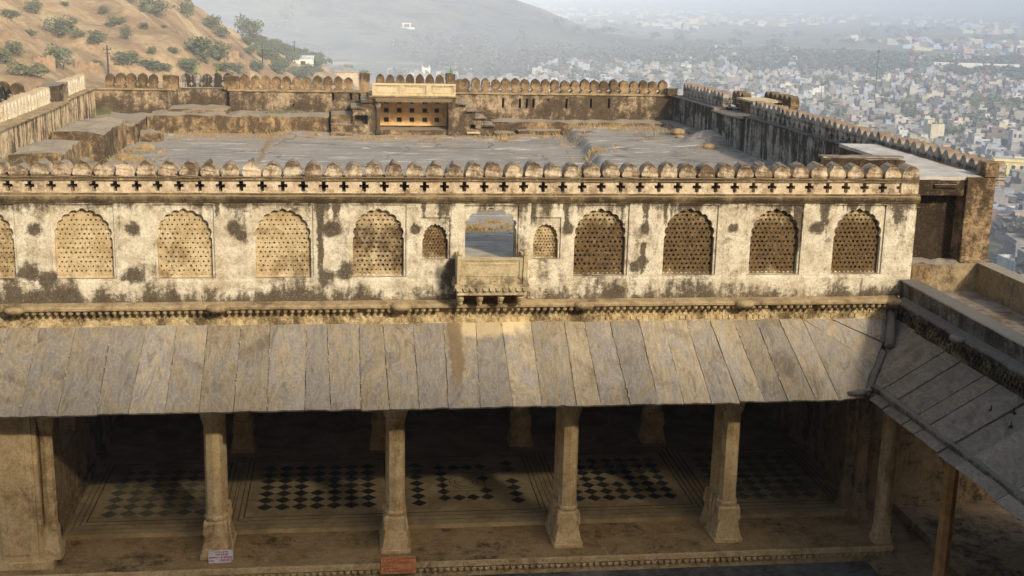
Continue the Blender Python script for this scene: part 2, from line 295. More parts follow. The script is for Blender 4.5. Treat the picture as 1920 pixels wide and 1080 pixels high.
def mat_plain():
    m = MT('plain_ground', .95, .1); P = m.pos(); a = m.noise(P, .003, 9, .68, .5); b = m.noise(P, .02, 8, .7)
    c = m.mix(m.mr(a, .42, .58), hx('444C38'), hx('6A6250')); c = m.mix(m.mr(b, .5, .62), c, hx('8E8266')); c = m.mix(m.mr(b, .44, .36), c, hx('3A432C')); m.col(c); return m.m
def mat_house(name, attr=False):
    m = MT(name, .85, .2); P = m.pos()
    c = m.n('ShaderNodeAttribute', attribute_name='Col').outputs['Color'] if attr else m.n('ShaderNodeObjectInfo').outputs['Color']
    a = m.noise(P, .35, 6, .7); st = m.noise(m.vm('MULTIPLY', P, (.9, .9, .12)), 1, 5, .65)
    d = m.mix(.65, c, hx('6E6658'))
    c2 = m.mix(m.ma('MULTIPLY', m.mr(m.ma('ADD', a, m.ma('MULTIPLY', st, .6)), .75, 1.), .75), c, d)
    m.col(c2); return m.m
M_HOUSE = mat_house('house_limewash'); M_HOUSEV = mat_house('town_limewash', True)
M_FLOORB = plaster('worn_sandstone_floor', hx('B09468'), hx('8E7448'), hx('3A2C1E'), hx('5A4830'), thr=.68, scale=.7)
M_ROOFT = flat('town_roof', hx('A79F92'), hx('817A70'), .4); M_DARKO = flat('dark_opening', hx('3A3A40'), hx('2C2A2C'), 1)
M_TANKB = flat('black_plastic', hx('26282A'), None, 1, .5)
M_REDW = flat('mast_red', hx('B0564A'), None, 1); M_MASTW = flat('mast_white', hx('D0CBC4'), None, 1)
# ---------------------------------------------------------------- mesh helpers
class MB:
    def __init__(s): s.v = []; s.f = []; s.mi = []
    def add(s, vs, fs, mi=0):
        o = len(s.v); s.v += [tuple(p) for p in vs]
        for f in fs: s.f.append(tuple(i+o for i in f)); s.mi.append(mi)
    def box(s, x0, x1, y0, y1, z0, z1, mi=0, top=0.):
        t = top
        s.add([(x0, y0, z0), (x1, y0, z0), (x1, y1, z0), (x0, y1, z0), (x0+t, y0+t, z1), (x1-t, y0+t, z1), (x1-t, y1-t, z1), (x0+t, y1-t, z1)],
              [(3, 2, 1, 0), (4, 5, 6, 7), (0, 1, 5, 4), (1, 2, 6, 5), (2, 3, 7, 6), (3, 0, 4, 7)], mi)
        return s
    def prism(s, poly, y0, y1, mi=0, holes=()):
        """poly in (x, z), extruded along Y; holes cut right through"""
        loops = [list(poly)]+[list(h) for h in holes]
        pts = [p for l in loops for p in l]
        tris = tessellate_polygon([[Vector((p[0], p[1], 0)) for p in l] for l in loops]); n = len(pts)
        vs = [(p[0], y0, p[1]) for p in pts]+[(p[0], y1, p[1]) for p in pts]; fs = []
        for t in tris:
            a, b, c = [pts[i] for i in t]
            if (b[0]-a[0])*(c[1]-a[1])-(b[1]-a[1])*(c[0]-a[0]) < 0: t = (t[0], t[2], t[1])
            fs.append(tuple(t)); fs.append((t[0]+n, t[2]+n, t[1]+n))
        o = 0
        for k, l in enumerate(loops):
            ar = sum(l[i][0]*l[(i+1) % len(l)][1]-l[(i+1) % len(l)][0]*l[i][1] for i in range(len(l)))
            for i in range(len(l)):
                a, b = o+i, o+(i+1) % len(l)
                if (ar > 0) == (k == 0): fs.append((b, a, a+n, b+n))
                else: fs.append((a, b, b+n, a+n))
            o += len(l)
        s.add(vs, fs, mi); return s
    def profile_x(s, prof, x0, x1, mi=0, n=1, jit=0.):
        """closed profile in (y, z) swept along X"""
        k = len(prof); vs = []
        rg = random.Random(7)
        for i in range(n+1):
            x = x0+(x1-x0)*i/n; d = rg.uniform(-jit, jit)
            vs += [(x, y, z+d) for y, z in prof]
        fs = [tuple(range(k)), tuple(n*k+j for j in reversed(range(k)))]
        for i in range(n):
            for j in range(k): a = i*k+j; b = i*k+(j+1) % k; fs.append((a, a+k, b+k, b))
        s.add(vs, fs, mi); return s
    def loft(s, secs, mi=0, cap=True):
        """secs: list of equal length rings of 3D points, bottom to top, counter-clockwise"""
        k = len(secs[0]); vs = [p for r in secs for p in r]; fs = []
        for i in range(len(secs)-1):
            for j in range(k): a = i*k+j; b = i*k+(j+1) % k; fs.append((a, b, b+k, a+k))
        if cap: fs += [tuple(reversed(range(k))), tuple((len(secs)-1)*k+j for j in range(k))]
        s.add(vs, fs, mi); return s
    def tube(s, pts, r, n=6, mi=0):
        pts = [Vector(p) for p in pts]; secs = []
        for i, p in enumerate(pts):
            d = (pts[min(i+1, len(pts)-1)]-pts[max(i-1, 0)]).normalized()
            u = d.cross(Vector((0, 0, 1)) if abs(d.z) < .9 else Vector((1, 0, 0))).normalized(); w = d.cross(u)
            rr = r[i] if isinstance(r, (list, tuple)) else r
            secs.append([tuple(p+(u*math.cos(2*math.pi*j/n)-w*math.sin(-2*math.pi*j/n))*rr) for j in range(n)])
        return s.loft(secs, mi)
    def build(s, name, mats, parent=None, smooth=False, loc=None, rotz=0., bevel=0.):
        me = bpy.data.meshes.new(name); me.from_pydata(s.v, [], s.f)
        if not isinstance(mats, (list, tuple)): mats = [mats]
        for q in mats: me.materials.append(q)
        me.polygons.foreach_set('material_index', s.mi)
        if smooth: me.polygons.foreach_set('use_smooth', [True]*len(s.f))
        me.update(); o = bpy.data.objects.new(name, me); COL.objects.link(o)
        if parent: o.parent = parent
        if loc: o.location = loc
        o.rotation_euler[2] = rotz
        if bevel:
            b = o.modifiers.new('bevel', 'BEVEL'); b.width = bevel; b.segments = 2; b.limit_method = 'ANGLE'
        return o
def tag(o, label=None, cat=None, group=None, kind=None):
    for k, v in (('label', label), ('category', cat), ('group', group), ('kind', kind)):
        if v: o[k] = v
    return o
def empty(name, loc=(0, 0, 0), rotz=0., parent=None, label=None, cat=None, group=None):
    o = bpy.data.objects.new(name, None); COL.objects.link(o); o.location = loc; o.rotation_euler[2] = rotz; o.empty_display_size = .2
    if parent: o.parent = parent
    return tag(o, label, cat, group)
def dup(o, parent=None, loc=None, rotz=None, scale=None, color=None):
    c = o.copy(); COL.objects.link(c)
    if parent is not None: c.parent = parent
    if loc is not None: c.location = loc
    if rotz is not None: c.rotation_euler[2] = rotz
    if scale is not None: c.scale = scale
    if color is not None: c.color = color
    return c
def dup_tree(o, parent=None, **kw):
    c = dup(o, parent, **kw)
    for ch in list(o.children): dup_tree(ch, c)
    return c
def rect(x0, x1, z0, z1): return [(x0, z0), (x1, z0), (x1, z1), (x0, z1)]
def rough_box(mb, x0, x1, y0, y1, z0, z1, rg, j=.04, nx=None, ny=None, mi=0):
    """a block whose edges and top have been worn uneven"""
    nx = nx or max(2, int((x1-x0)/.35)); ny = ny or max(2, int((y1-y0)/.35)); nz = 3
    def P(i, jx, k):
        x = x0+(x1-x0)*i/nx; y = y0+(y1-y0)*jx/ny; z = z0+(z1-z0)*k/nz
        e = (i in (0, nx))+(jx in (0, ny))+(k == nz)
        return (x+rg.uniform(-j, j)*(.6 if k else .2), y+rg.uniform(-j, j)*.6, z+(rg.uniform(-j, j)-(j*1.2 if e > 1 else 0) if k == nz else 0))
    idx = {}; vs = []
    def V(i, jx, k):
        if (i, jx, k) not in idx: idx[(i, jx, k)] = len(vs); vs.append(P(i, jx, k))
        return idx[(i, jx, k)]
    fs = []
    for i in range(nx):
        for jx in range(ny): fs.append((V(i, jx, nz), V(i+1, jx, nz), V(i+1, jx+1, nz), V(i, jx+1, nz)))
        for k in range(nz):
            fs.append((V(i, 0, k), V(i+1, 0, k), V(i+1, 0, k+1), V(i, 0, k+1))); fs.append((V(i+1, ny, k), V(i, ny, k), V(i, ny, k+1), V(i+1, ny, k+1)))
    for jx in range(ny):
        for k in range(nz):
            fs.append((V(nx, jx, k), V(nx, jx+1, k), V(nx, jx+1, k+1), V(nx, jx, k+1))); fs.append((V(0, jx+1, k), V(0, jx, k), V(0, jx, k+1), V(0, jx+1, k+1)))
    mb.add(vs, fs, mi); return mb
rnd = random.Random(11)
# ================================================================ SETTING: courtyard, terrain
mb = MB(); mb.box(-22, 22, -31, -.46, -.4, 0); tag(mb.build('courtyard_ground', M_COURT), kind='structure')
mb = MB(); mb.box(-40, 44, -46, -30, -1, 22.3); mb.box(-40, 44, -30.2, -29.9, 22.3, 22.6)  # unseen block added behind the camera to shade courtyard and columns
for k in range(9): mb.box(-30+k*8, -28.6+k*8, -30.02, -29.7, 3, 5.4, 0)
tag(mb.build('shade_block', M_SHADE), kind='structure')
# ================================================================ GALLERY
gal = empty('palace_gallery', (2.6, .3, 0), label='long weathered plaster gallery with cusped lattice windows, sloping stone eave and columned hall', cat='palace gallery')
GO = Vector((2.6, .3, 0))
def gp(o): o.parent = gal; o.location = Vector(o.location)-GO; return o    # part of the gallery built in world coordinates
# --- plinth, floors
mb = MB(); mb.box(-9, 11.6, -.36, 1.25, .21, .304); gp(mb.build('veranda_floor', M_FLOORB))
mb = MB(); mb.box(-9, 11.6, -.44, -.30, .2, .30); mb.box(-9, 11.6, -.34, 1.25, -.3, .2); mb.box(-9, 11.6, -.40, -.36, .17, .2)
for i in range(150):
    x = -8.9+i*.137
    mb.prism([(x+.055*math.cos(a), .172+.075*math.sin(a)) for a in [math.pi+math.pi*q/6 for q in range(7)]], -.425, -.37)
gp(mb.build('plinth', M_SAND))
mb = MB(); mb.box(-9, 11.6, 1.25, 10.2, -.3, .40); gp(mb.build('marble_floor', M_MARBLE))
COLX = [-2.83, .87, 4.53, 8.05]
def diamond_grid(mb, x0, x1, y0, y1, nx, ny, z, skip=()):
    dx = (x1-x0)/nx; dy = (y1-y0)/ny
    for i in range(nx):
        for j in range(ny):
            if (i, j) in skip: continue
            cx = x0+(i+.5)*dx; cy = y0+(j+.5)*dy; e = .985
            mb.add([(cx-dx/2*e, cy, z), (cx, cy-dy/2*e, z), (cx+dx/2*e, cy, z), (cx, cy+dy/2*e, z)], [(0, 1, 2, 3)])
def border(mb, x0, x1, y0, y1, w, z):
    mb.add([(x0, y0, z), (x1, y0, z), (x1, y0+w, z), (x0, y0+w, z)], [(0, 1, 2, 3)]); mb.add([(x0, y1-w, z), (x1, y1-w, z), (x1, y1, z), (x0, y1, z)], [(0, 1, 2, 3)])
    mb.add([(x0, y0+w, z), (x0+w, y0+w, z), (x0+w, y1-w, z), (x0, y1-w, z)], [(0, 1, 2, 3)]); mb.add([(x1-w, y0+w, z), (x1, y0+w, z), (x1, y1-w, z), (x1-w, y1-w, z)], [(0, 1, 2, 3)])
ZI = .404
bays = [(-5.55, -3.15, 1), (-2.2, .55, 0), (1.3, 4.0, 2), (4.98, 7.55, 0), (8.45, 10.9, 3)]
for (a, b, k) in bays:
    mb = MB()
    if k == 0: diamond_grid(mb, a+.02, b-.02, 2.25, 4.95, 7, 7, ZI, {(3, 3)})
    elif k == 1: diamond_grid(mb, a, b, 2.1, 4.9, 6, 7, ZI)
    elif k == 3: diamond_grid(mb, a, b, 2.1, 4.9, 6, 7, ZI)
    else:
        diamond_grid(mb, a, a+.37, 2.25, 4.95, 1, 7, ZI); diamond_grid(mb, b-.42, b-.05, 2.25, 4.95, 1, 7, ZI, {(0, 4)})
        diamond_grid(mb, a+.62, b-.75, 2.5, 4.75, 4, 6, ZI, {(i, j) for i in (1, 2) for j in (1, 2, 3, 4)} | {(3, 4), (3, 2)})
    gp(mb.build('floor_pattern', [M_INLAY, M_INLAYG, M_INLAY, M_INLAYG][k]))
    mb = MB(); border(mb, a-.33, b+.33, 1.72, 5.45, .022, ZI); border(mb, a-.22, b+.22, 1.9, 5.3, .03, ZI); border(mb, a-.45, b+.45, 1.5, 5.6, .015, ZI)
    if k == 2:
        cx = (a+b)/2-.05; border(mb, cx-.5, cx+.5, 3.05, 4.2, .02, ZI)
        for r_ in (.24, .36):
            for q in range(8):
                a0 = q*math.pi/4+.39; a1 = a0+math.pi/4
                P = [(cx+rr*math.cos(t), 3.62+rr*1.2*math.sin(t), ZI) for rr, t in ((r_, a0), (r_, a1), (r_-.02, a1), (r_-.02, a0))]; mb.add(P, [(3, 2, 1, 0)])
    gp(mb.build('border_inlay', M_LINE))
# --- columns
def ring(h, z, p=2., n=24, cx=0, cy=0, kind='sup'):
    out = []
    for j in range(n):
        a = 2*math.pi*j/n; c, s = math.cos(a), math.sin(a)
        if kind == 'oct': r = h*math.cos(math.pi/8)/math.cos(((a+1e-6) % (math.pi/4))-math.pi/8)
        elif kind == 'lotus': r = h*(1+.07*abs(math.cos(6*a)))
        else: r = h/((abs(c)**p+abs(s)**p)**(1/p))
        out.append((cx+r*c, cy+r*s, z))
    return out
mb = MB()
mb.loft([ring(.325, .30, 14), ring(.325, .37, 14), ring(.295, .39, 14), ring(.285, .48, 12), ring(.25, .64, 10), ring(.232, .8, 9), ring(.228, .98, 8), ring(.236, 1.05, 7), ring(.222, 1.09, 4)])
for sx in (-1, 1):
    for sy in (-1, 1): mb.tube([(sx*.195, sy*.195, .72), (sx*.222, sy*.222, .84), (sx*.218, sy*.218, .95), (sx*.195, sy*.195, 1.06), (sx*.20, sy*.20, 1.13)], [.02, .045, .03, .05, .015], 6)
cb = mb.build('base', M_SAND)
mb = MB(); mb.loft([ring(.21, 1.10, kind='oct'), ring(.228, 1.13, kind='oct'), ring(.228, 1.17, kind='oct'), ring(.20, 1.20, kind='oct'), ring(.196, 1.4, kind='oct'), ring(.188, 3.12, kind='oct'), ring(.205, 3.14, kind='oct'), ring(.205, 3.19, kind='oct')])
cs = mb.build('shaft', M_SAND)
mb = MB(); mb.loft([ring(.19, 3.19, 2), ring(.215, 3.24, kind='lotus'), ring(.235, 3.36, kind='lotus'), ring(.30, 3.52, kind='lotus'), ring(.34, 3.60, 5), ring(.36, 3.64, 12), ring(.36, 3.80, 12)])
cc = mb.build('capital', M_SAND)
protoc = None
def column(x, y, z=0., parent=gal, off=GO, rot=0., sc=1.):
    global protoc
    if protoc is None:
        protoc = empty('column', Vector((x, y, z))-off, 0, parent)
        for q in (cb, cs, cc): q.parent = protoc
        return protoc
    c = dup(protoc, parent, Vector((x, y, z))-off, rot); c.scale = (sc, sc, 1)
    for q in (cb, cs, cc): dup(q, c)
    return c
for x in COLX: column(x, .36)
for x in COLX: column(x, 1.02)
for x in (-2.75, .72, 4.3, 7.8): column(x, 6.2, .1)
for (x, y) in ((11.42, -.12), (11.32, .95), (11.3, 1.6)):
    mb = MB(); mb.loft([ring(.2, .30, 12, 24, x, y), ring(.2, .42, 12, 24, x, y), ring(.16, .52, 10, 24, x, y), ring(.13, .9, 8, 24, x, y), ring(.135, .95, kind='oct', cx=x, cy=y), ring(.12, 1.0, kind='oct', cx=x, cy=y), ring(.115, 3.3, kind='oct', cx=x, cy=y), ring(.2, 3.6, 6, 24, x, y), ring(.2, 3.85, 12, 24, x, y)])
    mb.box(x-.06, x+.26, y+.1, y+.3, .3, 3.85); gp(mb.build('corner_pilaster', M_INNER if y > 0 else M_SAND))
# --- pilaster block at the open end and the hall's end walls
mb = MB(); mb.box(-6.98, -6.28, -.08, 1.0, .3, 3.85); mb.box(-7.05, -6.0, -.14, 1.0, .3, .46); mb.box(-6.28, -6.2, -.04, 1.0, .46, 3.85); mb.box(-6.85, -6.42, -.1, -.08, .6, 3.3)
mb.box(-7.12, -6.98, .02, 1., .3, 3.85); mb.box(-9, -7.12, .5, 1., .3, 3.85)
gp(mb.build('pilaster', M_SAND, bevel=.012))
mb = MB(); mb.loft([ring(.2, .46, 12, cx=-6.06, cy=.16), ring(.2, .6, 10, cx=-6.06, cy=.16), ring(.16, .78, 8, cx=-6.06, cy=.16), ring(.15, 1.1, 6, cx=-6.06, cy=.16), ring(.135, 1.18, kind='oct', cx=-6.06, cy=.16), ring(.125, 3.15, kind='oct', cx=-6.06, cy=.16), ring(.16, 3.3, kind='lotus', cx=-6.06, cy=.16), ring(.22, 3.6, kind='lotus', cx=-6.06, cy=.16), ring(.22, 3.85, 10, cx=-6.06, cy=.16)])
gp(mb.build('engaged_column', M_SAND))
mb = MB(); mb.prism([(y, z) for y, z in ((.9, .3), (10.2, .3), (10.2, 4.3), (.9, 4.3))], -6.45, -6.2, 0, [rect(1.7, 3.1, 2.1, 3.6), rect(6.4, 7.8, 2.1, 3.6)])
mb.v = [(y, x, z) for x, y, z in mb.v]; mb.f = [tuple(reversed(f)) for f in mb.f]
mb.box(-6.2, -6.12, .9, 10.2, .4, .62); mb.box(-6.2, -6.13, 1.6, 3.2, 2.02, 2.1)
mb.box(-6.2, -6.13, 1.58, 1.7, 2.1, 3.7); mb.box(-6.2, -6.13, 3.1, 3.22, 2.1, 3.7)
mb.box(-6.62, -6.45, 1.7, 1.78, 2.1, 3.6)
gp(mb.build('hall_side_wall', M_INNER))
mb = MB(); mb.box(11.56, 11.95, 1.9, 10.2, -.3, 4.3); gp(mb.build('hall_end_wall', M_INNER))
mb = MB(); mb.box(-9, 12.5, 10.2, 10.6, -.3, 4.3); mb.box(-9, 12.5, 10.1, 10.2, .4, .9)
gp(mb.build('hall_rear_wall', M_INNER))
mb = MB(); mb.box(-9, 11.4, .08, .8, 3.8, 4.92); mb.box(-9, 12.2, .8, 10.6, 4.3, 4.7); mb.box(-9, 12., 5.9, 6.5, 3.85, 4.3); mb.box(-8.9, 11.4, .0, .08, 3.86, 4.0)
gp(mb.build('ceiling_beams', M_INNER))
mb = MB(); mb.box(-10.9, 12.4, .81, 26.2, 4.7, 6.25); mb.box(-10.9, 12.4, 10.6, 26.2, -1, 4.7)
gp(mb.build('gallery_mass', M_INNER))
# --- sloping stone eave: one slab after another
JB = [-8.6, -7.95, -7.4, -6.79, -6.19, -5.5, -4.77, -4.2, -3.53, -2.9, -2.26, -1.63, -.92, -.42, .15, .70, 1.28, 1.84, 2.46, 3.11, 3.68, 4.37, 4.86, 5.45, 6.03, 6.54, 7.10, 7.69, 8.21, 8.69, 9.28, 9.77]
JT = [-8.3, -7.8, -7.25, -6.66, -6.06, -5.38, -4.70, -4.03, -3.44, -2.85, -2.2, -1.63, -.91, -.51, .13, .61, 1.22, 1.84, 2.5, 3.02, 3.63, 4.33, 4.75, 5.28, 5.9, 6.41, 6.90, 7.41, 7.92, 8.4, 8.9, 9.42]
EY, EZ, TY, TZ = -1.2, 3.93, .29, 5.235
def slab(p4, name, mat, parent, off, rg, th=.055, tilt=.012, label=None):
    """p4: eave-left, eave-right, top-right, top-left corner points"""
    p = [Vector(q)-off for q in p4]
    n = (p[1]-p[0]).cross(p[3]-p[0]).normalized()
    ns, nt = 5, 9; top = []; 
    for j in range(nt+1):
        t = j/nt
        for i in range(ns+1):
            s = i/ns; q = p[0]*(1-s)*(1-t)+p[1]*s*(1-t)+p[2]*s*t+p[3]*(1-s)*t
            e = (p[1]-p[0]).normalized()
            if i in (0, ns): q = q+e*rg.uniform(-.006, .006)+n*(-.01)
            if j == 0: q = q+(p[0]-p[3]).normalized()*rg.uniform(-.014, .008)
            q = q+n*(rg.uniform(-.004, .004)+tilt*(s-.5)*(1 if rg.seed_sign > 0 else -1)); top.append(q)
    W = ns+1; N = len(top); vs = top+[q-n*th for q in top]; fs = []
    for j in range(nt):
        for i in range(ns):
            a = j*W+i; fs.append((a, a+1, a+1+W, a+W)); fs.append((a+N, a+W+N, a+1+W+N, a+1+N))
    per = [i for i in range(W)]+[j*W+ns for j in range(1, nt+1)]+[nt*W+i for i in range(ns-1, -1, -1)]+[j*W for j in range(nt-1, 0, -1)]
    for k in range(len(per)): a, b = per[k], per[(k+1) % len(per)]; fs.append((a, a+N, b+N, b))
    mb = MB(); mb.add(vs, fs); o = mb.build(name, mat, parent)
    return o
class RG(random.Random): seed_sign = 1
rg = RG(5); gap = .005
for i in range(len(JB)-1):
    rg.seed_sign = rg.choice((-1, 1)); dz = rg.uniform(-.012, .012)
    slab([(JB[i]+gap, EY+rg.uniform(-.02, .02), EZ+dz), (JB[i+1]-gap, EY+rg.uniform(-.02, .02), EZ+dz), (JT[i+1]-gap, TY, TZ+dz), (JT[i]+gap, TY, TZ+dz)], 'eave_slab', M_SLATE, gal, GO, rg)
VB, VT = Vector((10.32, -1.15, 3.95)), Vector((11.45, .27, 5.235))       # valley line
def val(t): return VB.lerp(VT, t)
slab([(9.77+gap, EY, EZ), tuple(val(.01)-Vector((.03, 0, 0))), tuple(val(.40)-Vector((.03, 0, 0))), (9.42+gap, TY, TZ)], 'eave_slab', M_SLATE, gal, GO, rg)
slab([tuple(val(.41)-Vector((.05, 0, 0))), tuple(val(.68)-Vector((.05, 0, 0))), (10.02, TY, TZ), (9.45, TY, TZ)], 'eave_slab', M_SLATE, gal, GO, rg)
slab([tuple(val(.69)-Vector((.05, 0, 0))), tuple(val(.98)-Vector((.05, 0, 0))), (11.0, TY, TZ), (10.05, TY, TZ)], 'eave_slab', M_SLATE, gal, GO, rg)
nv = Vector((0, -(TZ-EZ), TY-EY)).normalized()
mb = MB(); d = nv*.045
mb.add([Vector((-8.8, EY+.05, EZ+.04))-d, Vector((10.2, EY+.05, EZ+.04))-d, Vector((11.4, TY, TZ))-d, Vector((-8.8, TY, TZ))-d], [(0, 1, 2, 3)])
gp(mb.build('eave_mortar', M_MORTAR))
mb = MB()                                                             # lime blobs squeezed out of the joints
for i in range(1, len(JB)-1):
    for k in range(rg.randint(4, 9)):
        t = rg.random()**.8; x = JB[i]*(1-t)+JT[i]*t; y = EY*(1-t)+TY*t; z = EZ*(1-t)+TZ*t; r_ = rg.uniform(.008, .02); L = rg.uniform(.02, .09)
        mb.tube([Vector((x, y, z))+nv*.004, Vector((x+(JT[i]-JB[i])*L/2, y+L*.75, z+L*.64))+nv*.004], r_, 5)
gp(mb.build('mortar_seam', flat('lime_plaster', hx('BBA988'), hx('94825F'), 9)))
# --- frieze wall, dentils, moulding
mb = MB(); mb.box(-8.8, 11.5, .3, .8, 5.15, 5.70)
gp(mb.build('frieze', M_FRIEZE))
mb = MB()
for i in range(154):
    x = -8.7+i*.131
    for r_ in range(2):
        if rg.random() < .12: continue
        mb.box(x+r_*.0655, x+r_*.0655+.058, .272+rg.uniform(0, .015), .302, 5.27+r_*.1, 5.27+r_*.1+.075)
gp(mb.build('dentil_trim', M_FRIEZE))
mb = MB(); mb.profile_x([(.31, 5.60), (.08, 5.60), (.05, 5.615), (.045, 5.66), (.075, 5.69), (.31, 5.735)], -8.8, 11.4, n=60, jit=.006)
for i in range(146):
    x = -8.72+i*.137; r_ = .05*rg.uniform(.85, 1.05)
    if rg.random() < .06: continue
    mb.loft([[(x+r_*.35*math.cos(a), .14+r_*.35*math.sin(a), 5.50) for a in [2*math.pi*q/8 for q in range(8)]], [(x+r_*math.cos(a), .14+r_*math.sin(a), 5.535) for a in [2*math.pi*q/8 for q in range(8)]], [(x+r_*math.cos(a), .14+r_*math.sin(a), 5.60) for a in [2*math.pi*q/8 for q in range(8)]]])
gp(mb.build('scalloped_moulding', M_LEDGE))
def rosette(x, y, parent, off, mat=M_LEDGE, proto=[]):
    if not proto:
        mb = MB(); k = 20
        mb.loft([[(r_*math.cos(2*math.pi*q/k), r_*.8*math.sin(2*math.pi*q/k), z) for q in range(k)] for r_, z in ((.05, 5.565), (.14, 5.57), (.19, 5.60), (.215, 5.635), (.215, 5.675), (.18, 5.70), (.03, 5.715))])
        proto.append(mb.build('rosette', mat, parent, smooth=True)); proto[0].location = Vector((x, y, 0))-off; return proto[0]
    return dup(proto[0], parent, Vector((x, y, 0))-off, rg.uniform(-.3, .3))
for x in (-6.45, -2.63, .97, 4.69, 8.06, 11.36): rosette(x, .07, gal, GO)
# --- upper screen wall
def cusped(cx, w, z0, zt, zs, n=9, lobe=.045, tip=.02):
    rx = w/2; rz = zt-zs-lobe*.4; pts = [(cx-rx, z0), (cx+rx, z0), (cx+rx, zs-.06), (cx+rx-.035, zs-.02)]
    nod = [(cx+(rx-.035)*math.cos(a), zs+(rz-.03)*math.sin(a)) for a in [math.pi*k/n for k in range(n+1)]]
    for k in range(n):
        a, b = nod[k], nod[k+1]; mx, mz = (a[0]+b[0])/2, (a[1]+b[1])/2; dx, dz = b[0]-a[0], b[1]-a[1]; L = math.hypot(dx, dz); ox, oz = dz/L, -dx/L
        for q in range(1 if k else 1, 7):
            t = q/6; s_ = math.sin(math.pi*t)**.7*lobe
            pts.append((a[0]+dx*t+ox*s_, a[1]+dz*t+oz*s_+(tip*math.exp(-((t-.5)*6)**2) if k == n//2 else 0)))
    pts.append((cx-rx, zs-.06)); return pts
BIG = [(-6.985, 1.085), (-5.148, 1.086), (-3.24, 1.05), (-1.342, 1.078), (.525, 1.01), (5.014, 1.06), (6.875, 1.06), (8.695, 1.03), (10.483, 1.03)]
SML = [(1.655, .51), (3.897, .51)]; CEN = (2.775, 1.04)
XL, XR = -8.8, 11.08
hA = [rect(c-w/2-.05, c+w/2+.05, 6.2, 7.67) for c, w in BIG]+[rect(c-.30, c+.30, 6.56, 7.41) for c, w in SML]+[rect(CEN[0]-.555, CEN[0]+.555, 6.19, 7.655)]
mb = MB(); mb.prism(rect(XL, XR, 5.72, 7.75), .29, .33, 0, hA); gp(mb.build('pilaster_layer', M_WALL))
hB = [cusped(c, w, 6.2, 7.585, 7.04) for c, w in BIG]+[cusped(c, w, 6.56, 7.285, 7.0, 9, .025, .015) for c, w in SML]+[cusped(CEN[0], CEN[1], 6.21, 7.60, 7.22, 7, .06, 0)]
mb = MB(); mb.prism(rect(XL, XR, 5.73, 7.74), .328, .44, 0, hB); gp(mb.build('arch_layer', M_WALL))
hC = [rect(c-w/2+.02, c+w/2-.02, 6.24, 7.56) for c, w in BIG]+[rect(c-w/2+.01, c+w/2-.01, 6.58, 7.27) for c, w in SML]+[rect(CEN[0]-CEN[1]/2, CEN[0]+CEN[1]/2, 6.20, 7.61)]
mb = MB(); mb.prism(rect(XL, XR, 5.74, 7.9), .43, .80, 0, hC); gp(mb.build('wall_core', M_WALL))
mb = MB(); mb.profile_x([(.31, 5.73), (.262, 5.73), (.262, 6.13), (.27, 6.155), (.31, 6.17)], XL, 1.95, n=20, jit=.004); mb.profile_x([(.31, 5.73), (.262, 5.73), (.262, 6.13), (.27, 6.155), (.31, 6.17)], 3.55, 11.08, n=20, jit=.004)
gp(mb.build('dado', M_WALL))
mb = MB(); mb.box(11.06, 11.72, .285, .9, 5.72, 7.73); gp(mb.build('end_pier', M_WALL, bevel=.02))
mb = MB()
for c, w in BIG: mb.box(c-w/2-.045, c+w/2+.045, .30, .34, 6.165, 6.2)
for c, w in SML: mb.box(c-.30, c+.30, .285, .34, 6.53, 6.56)
gp(mb.build('window_sills', M_WALL))
def jali(c, w, z0, z1, cw, rh, dirt, hole=.4):
    mb = MB(); nx = max(3, round(w/cw)); nz = max(4, round((z1-z0)/rh)); cw = w/nx; rh = (z1-z0)/nz; y0, y1 = .425, .60
    r_ = cw*hole/2
    for j in range(nz):
        zc = z0+(j+.5)*rh; st = (j % 2)*cw/2
        cells = [c-w/2+st+(i+.5)*cw for i in range(nx-(j % 2))]
        if st: mb.box(c-w/2, c-w/2+st, y0, y1, zc-rh/2, zc+rh/2); mb.box(c+w/2-st, c+w/2, y0, y1, zc-rh/2, zc+rh/2)
        for x in cells:
            o = [(x-cw/2, zc-rh/2), (x, zc-rh/2), (x+cw/2, zc-rh/2), (x+cw/2, zc), (x+cw/2, zc+rh/2), (x, zc+rh/2), (x-cw/2, zc+rh/2), (x-cw/2, zc)]
            ang = [225, 270, 315, 0, 45, 90, 135, 180]; rr = r_*(rg.uniform(.72, 1.3) if rg.random() > .04 else .2); jx, jz = rg.uniform(-.004, .004), rg.uniform(-.004, .004)
            h = [(x+jx+rr*math.cos(R(a)), zc+jz+rr*math.sin(R(a))) for a in ang]
            vs = [(p[0], y0, p[1]) for p in o]+[(p[0], y0, p[1]) for p in h]+[(p[0], y1, p[1]) for p in h]
            fs = []
            for k in range(8): q = (k+1) % 8; fs += [(k, q, 8+q, 8+k), (8+k, 8+q, 16+q, 16+k)]
            mb.add(vs, fs)
    o = gp(mb.build('lattice_screen', M_JALI)); o.color = (.5+dirt, 0, 0, 1); return o
DIRT = [.0, -.05, -.02, .04, .28, .4, .44, .47, .47]
for (c, w), d_ in zip(BIG, DIRT): jali(c, w-.002, 6.19, 7.57, .093, .094, d_, .42 if d_ < .1 else .5)
for (c, w), d_ in zip(SML, (.24, .12)): jali(c, w-.002, 6.55, 7.28, .062, .062, d_, .46)
